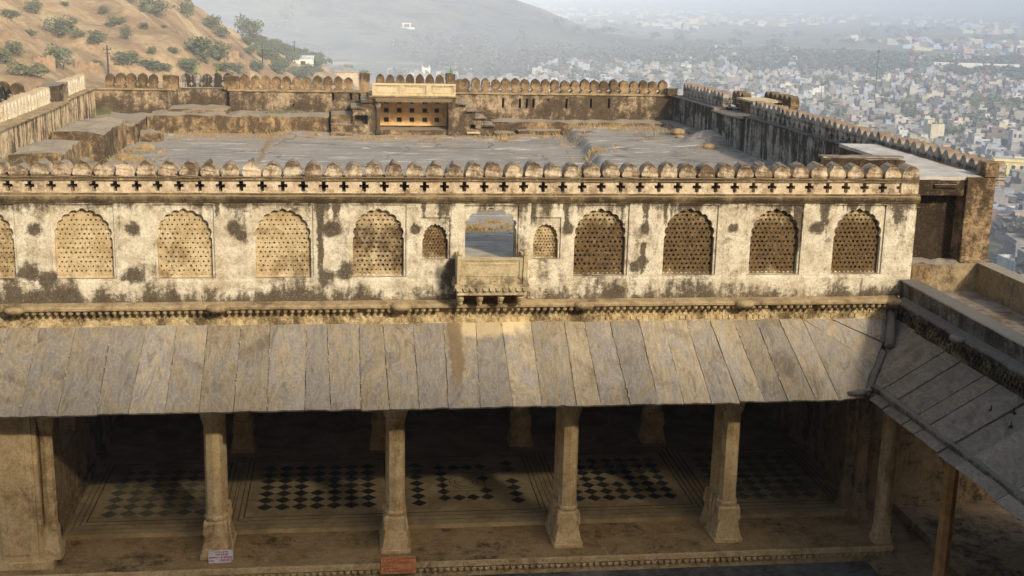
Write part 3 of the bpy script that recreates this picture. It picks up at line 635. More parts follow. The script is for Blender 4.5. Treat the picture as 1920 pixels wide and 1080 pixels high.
# --- cornice, merlons
mb = MB(); mb.profile_x([(.75, 7.70), (.29, 7.70), (.255, 7.715), (.25, 7.74), (.225, 7.755), (.205, 7.80), (.212, 7.84), (.235, 7.865), (.245, 7.895), (.75, 7.895)], XL, 11.74, n=70, jit=.006)
gp(mb.build('cornice', M_CORN))
mb = MB(); mb.box(XL, 11.06, .735, 1.2, 7.5, 8.11); gp(mb.build('walkway_ledge', M_PLAT))  # added unseen block closing the merlon crosses from behind so they read dark
mb = MB(); mb.box(1.4, 4.2, .79, 2.55, 6.2, 6.47); gp(mb.build('arch_landing', flat('pale_landing', hx('D4C6AC'), hx('A89C88'), 1.8)))
PM = .3955; hp = PM/2-.003
half = [(hp, 0), (hp, .03), (hp-.034, .03), (hp-.034, .1), (hp-.088, .1), (hp-.088, .165), (hp-.034, .165), (hp-.034, .235), (hp+.004, .235), (hp+.004, .292), (hp-.036, .308), (hp-.024, .35), (hp-.023, .395), (hp-.034, .445), (hp-.055, .49), (hp-.084, .528), (hp-.118, .556), (hp-.155, .577), (.0, .60)]
def merlon_mb(th=.42): mb = MB(); mb.prism([(x, z) for x, z in half]+[(-x, z) for x, z in reversed(half[:-1])], 0, th); return mb
MV = []
for v_ in range(6):
    q_ = merlon_mb(); rv = random.Random(v_*7+1)
    for i_, (px_, py_, pz_) in enumerate(q_.v):
        if pz_ > .3: q_.v[i_] = (px_+rv.uniform(-.012, .012), py_+rv.uniform(-.012, .012), pz_+rv.uniform(-.016, .008)-(.05 if v_ == 3 and px_ > .03 and pz_ > .45 else 0)-(.035 if v_ == 5 and px_ < -.05 and pz_ > .42 else 0))
    MV.append(q_.build('merlon', M_MERLON, gal, bevel=.014))
mer_n = 0
x = .05-22*PM
while x < 11.3:
    sc = (1, rg.uniform(.92, 1.05), rg.uniform(1.0, 1.08)); l = Vector((x, .30+rg.uniform(-.008, .008), 7.893))-GO
    o_ = MV[mer_n] if mer_n < 6 else dup(MV[rg.choice((0, 1, 2, 4, 0, 1, 2, 4, 3, 5))], gal)
    o_.location = l; o_.scale = sc; o_.rotation_euler = (rg.uniform(-.03, .03), rg.uniform(-.025, .025), rg.uniform(-.04, .04)); mer_n += 1
    x += PM
XE = x-PM/2
mb = MB(); mb.prism([(XE, 7.893), (11.72, 7.893), (11.72, 8.3), (11.70, 8.4), (11.62, 8.47), (11.52, 8.5), (11.44, 8.46), (XE+.04, 8.4), (XE, 8.28)], .29, .72); gp(mb.build('end_merlon', M_MERLON, bevel=.03))
mb = MB()
for z in (8.125, 8.185): mb.profile_x([(.31, z), (.284, z+.003), (.284, z+.02), (.31, z+.026)], XL, XE+.02, n=50, jit=.004)
gp(mb.build('merlon_band', M_CORN))
# --- balcony
bal = empty('balcony', Vector((2.735, .3, 6.1))-GO, 0, gal)
def bp(mb, name, mat=M_BALC, **k): o = mb.build(name, mat, bal, **k); o.location = -Vector((2.735, .3, 6.1)); return o
mb = MB(); mb.box(2.0, 3.47, -.46, .32, 6.13, 6.2); mb.box(2.05, 3.42, -.42, .32, 5.98, 6.06); mb.box(2.03, 3.44, -.44, .32, 6.06, 6.13)
for i in range(11):
    x = 2.08+i*.131; mb.prism([(x+.055*math.cos(a), 6.135+.07*math.sin(a)) for a in [math.pi+math.pi*q/6 for q in range(7)]], -.475, -.44)
for i in range(5):
    y = -.36+i*.14
    for xx in (1.985, 3.44): mb.box(xx, xx+.03, y-.05, y+.05, 6.07, 6.13)
bp(mb, 'floor_slab')
mb = MB(); mb.box(2.08, 3.38, .262, .31, 5.735, 5.985); bp(mb, 'bracket_glow_panel', flat('ochre_glow_plaster', hx('D08A3C'), hx('B87430'), 4))  # clean plaster, coloured orange to stand for bounced glow under the slab
def lean(poly_xz, y_at, th): pass
mb = MB()                                                             # outward leaning parapet panel with a raised frame
def leanbox(x0, x1, z0, z1, f, b):
    L = lambda z: -.36-.10*(z-6.2)/.55
    mb.add([(x0, L(z0)-f, z0), (x1, L(z0)-f, z0), (x1, L(z0)+b, z0), (x0, L(z0)+b, z0), (x0, L(z1)-f, z1), (x1, L(z1)-f, z1), (x1, L(z1)+b, z1), (x0, L(z1)+b, z1)], [(3, 2, 1, 0), (4, 5, 6, 7), (0, 1, 5, 4), (1, 2, 6, 5), (2, 3, 7, 6), (3, 0, 4, 7)])
leanbox(2.12, 3.35, 6.2, 6.73, 0, .06); leanbox(2.12, 3.35, 6.69, 6.74, .022, .07); leanbox(2.12, 3.35, 6.2, 6.26, .02, .06); leanbox(2.12, 3.35, 6.26, 6.31, .009, .06)
for a, b in ((2.12, 2.2), (3.27, 3.35)): leanbox(a, b, 6.31, 6.69, .018, .06)
leanbox(2.235, 3.235, 6.60, 6.62, .01, .05); leanbox(2.235, 3.235, 6.36, 6.375, .01, .05)
bp(mb, 'railing_panel')
for xx in (2.04, 3.345):
    mb = MB(); L = lambda z: -.40-.12*(z-6.2)/.6
    leanbox(xx, xx+.085, 6.2, 6.84, .05, .07)
    mb.tube([(xx+.042, L(6.86)-.0+.03, 6.82), (xx+.042, L(6.86)+.03, 6.88), (xx+.042, L(6.86)+.03, 6.93)], [.055, .05, .015], 8)
    bp(mb, 'corner_post')
for xx in (2.06, 3.37):
    mb = MB(); mb.prism([(-.40, 6.2), (.30, 6.2), (.30, 6.72), (-.5, 6.72)], xx, xx+.045); mb.v = [(y, x, z) for x, y, z in mb.v]; mb.f = [tuple(reversed(f)) for f in mb.f]
    bp(mb, 'side_panel')
for xx in (2.13, 2.515, 2.93, 3.32):
    mb = MB()
    def rr(h, y, z, w=None): return [(xx+(w or h)*math.cos(a), y+h*math.sin(a), z) for a in [2*math.pi*q/10 for q in range(10)]]
    mb.loft([rr(.02, -.17, 5.70), rr(.04, -.19, 5.74), rr(.05, -.21, 5.78), rr(.038, -.23, 5.80), rr(.06, -.26, 5.85), rr(.068, -.28, 5.9), rr(.05, -.29, 5.92), rr(.072, -.30, 5.95), rr(.075, -.3, 5.985)])
    mb.box(xx-.045, xx+.045, -.22, .31, 5.84, 5.98); mb.box(xx-.04, xx+.04, -.16, .31, 5.74, 5.84)
    bp(mb, 'bracket', M_JALI).color = (.2, 0, 0, 1)
# ================================================================ SIGN BOARDS
def sign(name, x, y, z, w, h, mat, lmat, lines, label, rz=0., cut=0.):
    s = empty(name, (x, y, z), rz, None, label, 'sign', None)
    mb = MB(); mb.prism([(-w/2, 0), (w/2-cut, 0), (w/2, cut), (w/2, h-cut*.5), (w/2-cut*.5, h), (-w/2, h)], -.012, .012)
    b = mb.build('board', mat, s, bevel=.006); b.rotation_euler[0] = R(-9)
    mb = MB(); rg2 = random.Random(3)
    for (z0, hh, x0, x1) in lines:
        q = x0
        while q < x1:
            ww = rg2.uniform(.012, .03)
            if rg2.random() > .16: mb.box(q, q+ww, -.0165, -.011, z0+rg2.uniform(0, .006), z0+hh*rg2.uniform(.6, 1))
            q += ww+rg2.uniform(.006, .012)
    l = mb.build('lettering', lmat, s); l.rotation_euler[0] = R(-9)
    return s
sign('sign_board', -2.71, -.10, .302, .50, .265, M_SIGNW, M_LETR, [(.215, .03, -.1, .14), (.165, .03, -.1, .16), (.10, .04, -.23, .22), (.035, .035, -.23, -.14), (.04, .035, .0, .22)], 'white notice board with red lettering leaning on a column base', R(1), .06)
sign('sign_board', .90, -.47, .10, .72, .36, M_SIGNR, M_LETO, [(.29, .035, -.32, -.18), (.3, .04, .1, .34), (.215, .045, -.02, .26), (.23, .04, -.34, -.1), (.15, .04, -.34, -.16), (.1, .04, -.3, .05), (.04, .04, -.3, .3)], 'faded orange notice board leaning at the plinth below a column', R(1), .02)
# ================================================================ SIDE GALLERY (runs towards the camera at a right angle)
sg = empty('side_gallery', (11.5, 0, 0), R(-90), None, 'shaded side gallery with grey slate eave, black mouldy frieze and flat roof behind its coping', 'side gallery')
def L(x, y, z): return Vector((-y, x-11.5, z))                          # world -> gallery axes
Z0 = Vector((0, 0, 0)); rg = RG(9); EX, TX = 10.37, 11.44
ys = [.22, -.7, -1.4, -2.07, -2.75, -3.66, -4.2, -5.17, -5.85, -6.55, -7.3, -8.0, -8.65, -9.4, -10.1, -10.8, -11.5, -12.2, -13.]
for i in range(len(ys)-1):
    a, b = ys[i], ys[i+1]
    p0 = val([.95, .6, .28][i])+Vector((.04, 0, 0)) if i < 3 else Vector((EX, a+.89, 3.95))
    p1 = val([.62, .3, .01][i])+Vector((.04, 0, 0)) if i < 3 else Vector((EX, b+.91, 3.95))
    rg.seed_sign = rg.choice((-1, 1)); dz = rg.uniform(-.015, .015)
    slab([L(p0.x, p0.y, p0.z+dz), L(p1.x, p1.y, p1.z+dz), L(TX, b+.018, 5.2+dz), L(TX, a, 5.2+dz)], 'eave_slab', M_SLATE_SHADE, sg, Z0, rg, tilt=.02)
mb = MB(); mb.add([L(EX+.06, -1.1, 3.96), L(EX+.06, -12.9, 3.96), L(TX, -12.9, 5.13), L(TX, .3, 5.13)], [(0, 1, 2, 3)]); mb.build('eave_mortar', M_MORTAR, sg)
mb = MB(); pts = [L(10.52+rg.uniform(-.012, .012)+.005*k, -1.12-.42*k, 4.155+rg.uniform(-.01, .01)) for k in range(28)]
mb.tube(pts, [.075+rg.uniform(-.012, .012) for _ in pts], 10); mb.build('mortar_ridge', M_COPE, sg, smooth=True)
mb = MB(); n_ = 12; pts = [L(*(val(t)+Vector((.02+rg.uniform(-.01, .01), -.02, .04)))) for t in [k/n_*.55 for k in range(n_+1)]]; mb.tube(pts, [.075+rg.uniform(-.015, .015) for _ in pts], 8)
mb.tube([L(9.98, -1.1, 4.03), L(10.15, -1.12, 4.045), L(10.34, -1.12, 4.06), L(10.5, -1.13, 4.1)], [.05, .07, .075, .06], 8); mb.build('valley_ridge', M_COPE, sg, smooth=True)
mb = MB(); P_ = [Vector(L(11.33, .26, 5.37)), Vector(L(11.30, .1, 5.33)), Vector(L(11.17, -.2, 5.12)), Vector(L(11.02, -.52, 4.84))]
secs = []
for p in P_: secs.append([tuple(p+Vector((0, .095*math.cos(a), .095*math.sin(a)+.03))) for a in [2*math.pi*q/12 for q in range(12)]])
mb.tube(P_, .10, 12); mb.build('drain_spout', M_COPE, sg, smooth=True)
for (x, y, z) in ((11.14, -4.58, 4.86), (11.25, -5.13, 5.0), (11.1, -5.35, 4.83)):
    mb = MB(); mb.tube([L(x, y, z-.03), L(x, y, z+.07), L(x-.005, y, z+.08)], .011, 6); mb.loft([[tuple(L(x+.05*math.cos(a), y+.05*math.sin(a), z-.02)) for a in [-2*math.pi*q/8 for q in range(8)]], [tuple(L(x+.015*math.cos(a), y+.015*math.sin(a), z+.02)) for a in [-2*math.pi*q/8 for q in range(8)]]])
    mb.build('iron_pin', M_IRON, sg)
WR = []
def wbox(mb, x0, x1, y0, y1, z0, z1): mb.box(-y1, -y0, x0-11.5, x1-11.5, z0, z1)
mb = MB(); wbox(mb, 11.5, 12., -13, .29, 5.1, 5.69)
for i in range(100):
    y = .2-i*.131
    for r_ in range(2):
        if rg.random() < .1: continue
        wbox(mb, 11.46, 11.502, y-r_*.0655-.058, y-r_*.0655, 5.27+r_*.1, 5.345+r_*.1)
mb.build('frieze', M_SOFT, sg)
mb = MB(); mb.profile_x([(.01, 5.60), (-.13, 5.60), (-.15, 5.615), (-.155, 5.65), (-.13, 5.68), (.01, 5.76)], -.06, 13, n=40, jit=.006)
for i in range(96):
    x = .35+i*.131
    if rg.random() < .3: continue
    mb.loft([[(x+r_*math.cos(a), -.085+r_*math.sin(a), z) for a in [2*math.pi*q/8 for q in range(8)]] for r_, z in ((.018, 5.51), (.048, 5.54), (.048, 5.6))])
mb.build('scalloped_moulding', M_COPE, sg)
for y in (-2.79, -6.4, -10.): rosette(-y, -.15, sg, Z0, M_COPE, WR)
mb = MB(); wbox(mb, 11.51, 11.86, -13, .28, 5.7, 6.04); mb.profile_x([(-.02, 6.03), (-.025, 6.07), (.0, 6.085), (.37, 6.085), (.375, 6.03)], -.27, 13, n=24, jit=.008); mb.build('coping_wall', M_COPE, sg)
mb = MB(); wbox(mb, 11.86, 13.6, -13, 1.04, 4.4, 5.62); mb.build('flat_roof', plaster('old_roof', hx('9A9184'), hx('7E766A'), hx('3A342C'), hx('8A6E48'), thr=.6, scale=.8), sg)
mb = MB(); wbox(mb, 13.6, 13.9, -13, 1.04, 4, 6.22); wbox(mb, 13.57, 13.93, -13, 1.04, 6.22, 6.27); mb.build('roof_parapet', M_LIGHTP, sg)
mb = MB(); wbox(mb, 15.3, 15.6, -13, -.4, -.2, 4.4); wbox(mb, 13.9, 15.6, -13, 1.04, 4.4, 4.6); wbox(mb, 11.5, 15.6, -12.9, 1., 4., 4.4); wbox(mb, 15.2, 15.3, -13, -.4, .2, .8); wbox(mb, 11.56, 15.3, 1.92, 2.1, -.2, 4.2)
mb.build('inner_walls', M_INNER, sg)
mb = MB(); wbox(mb, 11.0, 15.4, -13, 1.9, -.3, .12); wbox(mb, 12.6, 15.3, -13, 1.9, .12, .3); mb.build('gallery_floor', M_INNER, sg)
for y in (-2., -5.6, -9.2):
    mb = MB(); X_, Y_ = -y, .40
    mb.loft([ring(.21, .12, 12, 24, X_, Y_), ring(.21, .26, 12, 24, X_, Y_), ring(.165, .30, kind='oct', cx=X_, cy=Y_), ring(.155, .5, kind='oct', cx=X_, cy=Y_), ring(.15, 3.4, kind='oct', cx=X_, cy=Y_), ring(.2, 3.6, 4, 24, X_, Y_), ring(.25, 3.75, 10, 24, X_, Y_), ring(.25, 4.0, 12, 24, X_, Y_)]); mb.build('post', flat('sun_toned_sandstone', hx('D29E60'), hx('A97A44'), 3), sg)  # orange in the stone colour stands in for sunlight on the posts
# ================================================================ ROOF TERRACE
def terr_z(x, y):
    e = 7.75+(vnoise(y*.8, 3.3, 2)-.5)*.5+(np.asarray(y)-19)*.045
    s = np.clip((x-e)/.35, 0, 1); s = s*s*(3-2*s)
    m = .36*np.exp(-(((x-12.6)/.9)**2+((y-19.)/1.3)**2))*(.7+.6*vnoise(x*2.2, y*2.2, 8))+.28*np.exp(-(((x-12.4)/.6)**2+((y-21.3)/.7)**2))
    left = np.where(x < -2.9+(vnoise(y, 7.7, 4)-.5)*.2, -.05, 0)
    far = .12*np.clip((y-21.6)/1.2, 0, 1)*(.5+vnoise(x*1.5, y*1.5, 6))
    far = far+.18*np.exp(-(((x+1.6)/1.)**2+((y-22.6)/.8)**2))
    return 6.4+.3*s+m+left+far*.6+(vnoise(x*.5, y*.5, 1)-.5)*.03+(fbm(x*4, y*4, 12, 3)-.5)*.02*(1+s)
gx = np.linspace(-10.3, 13.6, 190); gy = np.linspace(.79, 25., 190); GX, GY = np.meshgrid(gx, gy)
GZ = terr_z(GX, GY); mb = MB(); n_ = 190
mb.v = [tuple(p) for p in np.stack([GX.ravel(), GY.ravel(), GZ.ravel()], 1)]; mb.f = [(j*n_+i, j*n_+i+1, (j+1)*n_+i+1, (j+1)*n_+i) for j in range(n_-1) for i in range(n_-1) if not (gx[i+1] > 11.6 and gy[j] < 3.)]; mb.mi = [0]*len(mb.f)
tag(mb.build('terrace_floor', M_TERR, smooth=True), kind='structure')
# ---- parapet walls
def merlon_row(par, mat, xs, y, z, slope=0., yslope=0., th=.3, sc=1.):
    m0 = None; mm = merlon_mb(th)
    for x in xs:
        l = (x, y+yslope*x+rg.uniform(-.01, .01), z+slope*x); s_ = (rg.uniform(.93, 1.05)*sc, 1, rg.uniform(.84, .95))
        if m0 is None: m0 = mm.build('merlon', mat, par, loc=l); m0.scale = s_
        else: dup(m0, par, l, rg.uniform(-.06, .06), s_).rotation_euler[1] = rg.uniform(-.04, .04)
PF = .392
fw = empty('parapet_wall', (3, 24.5, 6.4), 0, None, 'long mottled parapet wall closing the terrace behind the niche pavilion, with slit openings and merlons', 'wall')
FO = Vector((3, 24.5, 6.4))
def fp(mb, name, mat, **k): o = mb.build(name, mat, fw, **k); o.location = -FO; return o
slits = [rect(x-.045, x+.045, a, b) for x, a, b in ((-.67, 7.54, 7.83), (.01, 7.56, 7.83), (.33, 7.6, 7.8), (5.87, 7.33, 7.71), (6.53, 7.33, 7.7), (6.8, 7.33, 7.7), (7.06, 7.33, 7.7), (8.37, 7.33, 7.72), (9.34, 7.35, 7.72), (10.06, 7.35, 7.74))]+[rect(7.6, 7.68, 7.62, 7.7), rect(-2.2, -2.14, 7.3, 7.4)]
mb = MB(); mb.prism(rect(-4.55, 12.9, 6.3, 7.885), 24.5, 25.0, 0, slits); mb.box(-4.55, 12.9, 25.0, 25.3, 6.3, 7.88); fp(mb, 'wall_body', M_FAR)
mb = MB(); mb.profile_x([(24.75, 7.86), (24.44, 7.86), (24.435, 7.9), (24.47, 7.915), (24.75, 7.915)], -4.6, .62, n=20, jit=.008); mb.profile_x([(24.75, 7.86), (24.44, 7.86), (24.435, 7.9), (24.47, 7.915), (24.75, 7.915)], 4.02, 12.6, n=30, jit=.008); fp(mb, 'ledge', M_LEDGE)
for xs in ([-4.0+PF*k for k in range(11)], [4.42+PF*k for k in range(21)]):
    merlon_row(fw, M_FARM, [x-3 for x in xs], .22, 1.5)
mb = MB(); rough_box(mb, -4.75, -4.2, 24.66, 25., 7.89, 8.42, rg, .03); rough_box(mb, .35, .72, 24.6, 25., 7.89, 8.6, rg, .03); rough_box(mb, 3.66, 4.0, 24.6, 25., 7.89, 8.62, rg, .03); rough_box(mb, 4.0, 4.3, 24.66, 25., 7.89, 8.38, rg, .03); fp(mb, 'wall_pier', M_FARM)
mb = MB(); rough_box(mb, 12.35, 12.75, 24.3, 24.62, 7.9, 8.2, rg, .015); fp(mb, 'stone_block', M_PLAT)
mb = MB(); rough_box(mb, 5.4, 12.6, 23.55, 24.52, 6.5, 6.95, rg, .05); fp(mb, 'bench_ledge', M_PLAT)
w2 = empty('parapet_wall', (-6.8, 24.5, 6.4), 0, None, 'short mottled parapet wall at the hill side corner of the terrace, with a recess of black stained merlons', 'wall')
def wp(mb, name, mat, **k): o = mb.build(name, mat, w2, **k); o.location = (6.8, -24.5, -6.4); return o
mb = MB(); mb.box(-9.9, -6.5, 24.5, 25.3, 6.3, 7.88); mb.box(-6.5, -4.62, 24.86, 25.3, 6.3, 7.89); wp(mb, 'wall_body', M_FAR)
mb = MB(); mb.profile_x([(24.8, 7.86), (24.44, 7.86), (24.435, 7.9), (24.47, 7.915), (24.8, 7.915)], -9.5, -6.5, n=10, jit=.01); wp(mb, 'ledge', M_LEDGE)
merlon_row(w2, M_FARM, [-8.95+PF*k+6.8 for k in range(5)], .2, 1.5); merlon_row(w2, M_BLACK, [-6.2+PF*k+6.8 for k in range(5)], .40, 1.55)
mb = MB(); rough_box(mb, -7.0, -6.45, 24.62, 25., 7.89, 8.42, rg, .03); wp(mb, 'wall_pier', M_FARM)
# sunlit wall on the hill side
lw = empty('parapet_wall', (-9.25, 0, 6.4), R(90), None, 'sunlit cream parapet wall on the hill side of the terrace with dark streaks below its walkway', 'wall')
mb = MB(); mb.box(1.0, 18.9, 0, 1.2, -.3, 1.48); mb.box(18.9, 24.5, .22, 1.2, -.3, 1.48); mb.box(18.6, 19.2, .04, 1.1, 1.48, 1.5); mb.build('wall_body', M_STREAK, lw)
mb = MB(); mb.profile_x([(.7, 1.46), (-.05, 1.46), (-.055, 1.5), (-.02, 1.515), (.7, 1.515)], 1., 18.9, n=30, jit=.012); mb.profile_x([(.7, 1.46), (.18, 1.46), (.17, 1.5), (.2, 1.515), (.7, 1.515)], 20., 24.4, n=10, jit=.012); mb.build('walkway_ledge', M_LEDGE, lw)
merlon_row(lw, M_LEFT, [2.+PF*k for k in range(42)], .42, 1.5, sc=.86); merlon_row(lw, M_LEFT, [20.4+PF*k for k in range(10)], .46, 1.5, sc=.86)
mb = MB(); rough_box(mb, 18.7, 20.15, .25, .95, 1.48, 2.08, rg, .04); mb.build('wall_pier', M_FAR, lw)
ow = empty('parapet_wall', (-11.2, 18.6, 6.4), 0, None, 'small outer parapet with a few rounded merlons beyond the sunlit hill side wall', 'wall')
mb = MB(); mb.box(-2.6, .7, 0, .6, -4, 1.6); mb.build('wall_body', M_LEFT, ow); merlon_row(ow, M_FARM, [-2.2+.43*k for k in range(7)], .05, 1.6, sc=1.08)
# shaded black wall on the town side
aw = math.radians(-86.7)
rw = empty('parapet_wall', (12.6, 24.4, 6.4), aw, None, 'long shaded parapet wall black with mould on the town side of the terrace, lined with pointed merlons', 'wall')
mb = MB(); mb.box(0, 4.9, 0, 1., -.3, 1.46); mb.box(4.9, 7.8, -.03, 1., -.3, 1.36); mb.box(7.8, 21.5, 0, 1., -.3, 1.46)
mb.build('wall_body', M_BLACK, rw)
mb = MB(); mb.profile_x([(.7, 1.45), (-.05, 1.45), (-.055, 1.49), (-.02, 1.505), (.7, 1.505)], -.1, 4.9, n=8, jit=.008); mb.profile_x([(1.1, 1.35), (-.16, 1.35), (-.17, 1.40), (-.12, 1.415), (1.1, 1.415)], 4.9, 7.9, n=6, jit=.01); mb.profile_x([(.7, 1.45), (-.05, 1.45), (-.055, 1.49), (-.02, 1.505), (.7, 1.505)], 7.9, 21.4, n=30, jit=.008); mb.build('walkway_ledge', M_COPE, rw)
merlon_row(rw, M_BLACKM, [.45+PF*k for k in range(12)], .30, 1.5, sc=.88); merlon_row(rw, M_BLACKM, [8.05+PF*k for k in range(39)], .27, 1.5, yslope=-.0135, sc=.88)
mb = MB(); rough_box(mb, .4, 4.6, .0, .6, -.4, .58, rg, .03); mb.v = [(x, y-.62, z) for x, y, z in mb.v]; mb.build('bench_ledge', M_BLACK, rw)
rb = empty('roof_turret', (13.9, 18.3, 7.8), aw, None, 'low ochre stone turret stump standing in the gap of the shaded parapet', 'turret')
mb = MB(); rough_box(mb, -.9, .35, -.15, .8, -.4, .42, rg, .03); rough_box(mb, -2., -.9, .1, .8, -.4, .22, rg, .03); mb.build('stone_body', M_PLAT, rb)
mb = MB(); rough_box(mb, -1.0, .45, -.25, .9, .42, .50, rg, .015); mb.build('cap_slab', M_RAIL, rb)
merlon_row(rb, M_FARM, [-2.9+.42*k for k in range(3)], .35, .05); merlon_row(rb, M_FARM, [-1.0+.42*k for k in range(6)], .85, .16)
# stub wall behind the long screen and the corner block
sw = empty('wall_stub', (11.6, 3, 6.4), 0, None, 'broken dark wall stub rising behind the last merlons of the plaster gallery', 'wall')
mb = MB(); rough_box(mb, -1.0, 1.0, 0, .24, -.2, 1.9, rg, .03, 12, 2); mb.build('stub_body', M_BROWN, sw)
mb = MB(); rough_box(mb, -.98, .95, -.025, .26, 1.89, 1.94, rg, .015, 9, 2); mb.build('stub_coping', M_BLACKM, sw)
cbk = empty('corner_block', (12.8, 1.2, 5.6), 0, None, 'dark brown mouldy corner block with an ochre pier beside the plaster gallery', 'corner block')
CO = Vector((12.8, 1.2, 5.6))
def cp(mb, name, mat, **k): o = mb.build(name, mat, cbk, **k); o.location = -CO; return o
mb = MB(); mb.box(11.75, 13.22, 1.62, 2.2, 5.6, 7.72); mb.box(12.6, 13.22, 2.2, 6.9, 5.6, 8.06); mb.box(11.75, 13.22, 1.24, 2.2, 7.72, 8.06); mb.box(12.5, 13.0, 1.19, 1.24, 7.9, 7.96); mb.box(11.75, 12.4, 1.56, 1.62, 7.36, 7.40); cp(mb, 'block_wall', M_BROWN)
mb = MB(); mb.box(13.22, 13.87, 1.16, 7., 5.6, 8.13); mb.box(13.58, 13.90, 1.12, 1.5, 8.13, 8.46); mb.box(13.2, 13.95, 1.08, 1.4, 6.22, 6.30); cp(mb, 'corner_pier', M_PIER, bevel=.02)
mb = MB(); rough_box(mb, 11.72, 13.6, 1.24, 2.2, 8.05, 8.16, rg, .01); rough_box(mb, 12.6, 13.6, 2.2, 7.0, 8.05, 8.15, rg, .01); cp(mb, 'block_roof', flat('white_roof', hx('CFC8BC'), hx('ABA398'), 1.2))
mb = MB(); rough_box(mb, 11.74, 13.6, 1.05, 1.62, 5.5, 6.28, rg, .03, 9, 2); cp(mb, 'base_wall', M_LIGHTP)
# ---- niche pavilion against the far wall
pv = empty('roof_pavilion', (2.27, 22.6, 6.4), 0, None, 'small stone pavilion with rows of square niches and a panelled sandstone railing', 'pavilion')
PO = Vector((2.27, 22.6, 6.4))
def pp(mb, name, mat, **k): o = mb.build(name, mat, pv, **k); o.location = -PO; return o
nich = [rect(x-.095, x+.095, z-.09, z+.09) for x in (1.33, 1.82, 2.30, 2.79, 3.25) for z in (6.92, 7.27, 7.60)]
mb = MB(); mb.prism(rect(1.05, 3.64, 6.7, 7.8), 23.7, 23.95, 0, nich); mb.box(1.05, 3.64, 23.95, 24.1, 6.7, 7.8)
for n_ in nich:
    (a, b), (c, d) = n_[0], n_[2]; f = .03
    for q in ((a-f, a, b-f, d+f), (c, c+f, b-f, d+f), (a, c, b-f, b), (a, c, d, d+f)): mb.box(q[0], q[1], 23.685, 23.70, q[2], q[3])
pp(mb, 'niche_wall', M_PAVI)
mb = MB()  # dark sheets set in the niches as painted shade, no wood there
for n_ in nich: mb.box(n_[0][0]+.01, n_[2][0]-.01, 23.90, 23.945, n_[0][1]+.01, n_[2][1]-.01)
pp(mb, 'niche_shade', M_DARKWOOD_SHADE)
for a_, b_ in ((.66, 1.08), (3.62, 3.90)): mb = MB(); rough_box(mb, a_, b_, 22.6, 24.5, 6.3, 7.78, rg, .02); pp(mb, 'side_wall', M_FAR)
for x in (1.0, 3.66):
    mb = MB(); mb.loft([ring(.09, 6.5, 10, 24, x, 22.58), ring(.1, 6.6, 10, 24, x, 22.58), ring(.07, 6.7, 6, 24, x, 22.58), ring(.065, 7.4, 6, 24, x, 22.58), ring(.11, 7.6, 8, 24, x, 22.58), ring(.11, 7.74, 10, 24, x, 22.58)]); pp(mb, 'engaged_column', M_FAR)
mb = MB(); rough_box(mb, 1.0, 3.68, 22.62, 23.75, 6.3, 6.68, rg, .02); pp(mb, 'pavilion_floor', M_PLAT)
mb = MB(); mb.box(.66, 3.95, 22.6, 24.5, 7.79, 7.9); mb.profile_x([(22.75, 7.80), (22.36, 7.715), (22.35, 7.74), (22.5, 7.84), (22.75, 7.86)], .9, 3.72, n=10, jit=.006)
for i in range(19): mb.box(1.+i*.142, 1.06+i*.142, 22.37, 22.6, 7.68, 7.72)
mb.box(.66, 3.95, 22.52, 22.6, 7.86, 7.92); pp(mb, 'eave', M_FARM)
mb = MB(); mb.box(.78, 3.86, 22.58, 22.68, 7.9, 8.37)
for a, b in ((.78, 1.86), (1.86, 2.84), (2.84, 3.86)):
    for q in ((a+.0, a+.10, 7.9, 8.37), (b-.08, b, 7.9, 8.37), (a+.1, b-.08, 7.9, 7.98), (a+.1, b-.08, 8.30, 8.37)): mb.box(q[0], q[1], 22.535, 22.58, q[2], q[3])
    for q in ((a+.16, a+.175, 8.03, 8.26), (b-.15, b-.135, 8.03, 8.26), (a+.16, b-.135, 8.02, 8.032), (a+.16, b-.135, 8.25, 8.262)): mb.box(q[0], q[1], 22.56, 22.58, q[2], q[3])
pp(mb, 'railing_panel', M_RAIL)
mb = MB(); k_ = [(.125, 0), (.125, .1), (.168, .1), (.168, .27), (.158, .36), (.13, .45), (.085, .515), (.04, .545), (0, .56)]; mb.prism(k_+[(-x, z) for x, z in reversed(k_[:-1])], 0, .2)
m0 = None
for q in range(7):
    l = Vector((1.12+q*.378, 24.3, 8.03))-PO
    if m0 is None: m0 = mb.build('merlon', M_FARM, pv, loc=l)
    else: dup(m0, pv, l, 0, (1, 1, rg.uniform(.96, 1.03)))
# ---- stairs beside the pavilion
def stair(name, loc, label, build, mat):
    s = empty(name, loc, 0, None, label, 'stairs'); build(s, Vector(loc)); return s
def sA(s, o):
    mb = MB()
    for (x0, x1, y0, z1) in ((-.74, .06, 22.15, 6.60), (-.74, .06, 22.5, 6.88), (-.74, .06, 22.85, 7.2)): rough_box(mb, x0, x1, y0, 24.4, 6.2, z1, rg, .025)
    q = mb.build('lower_steps', M_PLAT, s); q.location = -o
    mb = MB(); mb.prism(rect(.07, .66, 6.2, 7.42), 22.6, 23., 0, [rect(.14, .62, 6.84, 7.19)]); mb.box(.07, .66, 23., 24.4, 6.2, 7.42); q = mb.build('stair_wall', M_FAR, s); q.location = -o
    mb = MB(); rough_box(mb, .0, .42, 22.52, 24.4, 7.42, 7.5, rg, .015); rough_box(mb, .36, .80, 22.5, 24.4, 7.66, 7.76, rg, .015); mb.box(.4, .66, 22.62, 24.4, 7.42, 7.66); q = mb.build('upper_steps', M_PLAT, s); q.location = -o
stair('stone_stair', (-.1, 22.6, 6.4), 'stone stair with broad lower steps climbing to the pavilion from the hill side', sA, M_PLAT)
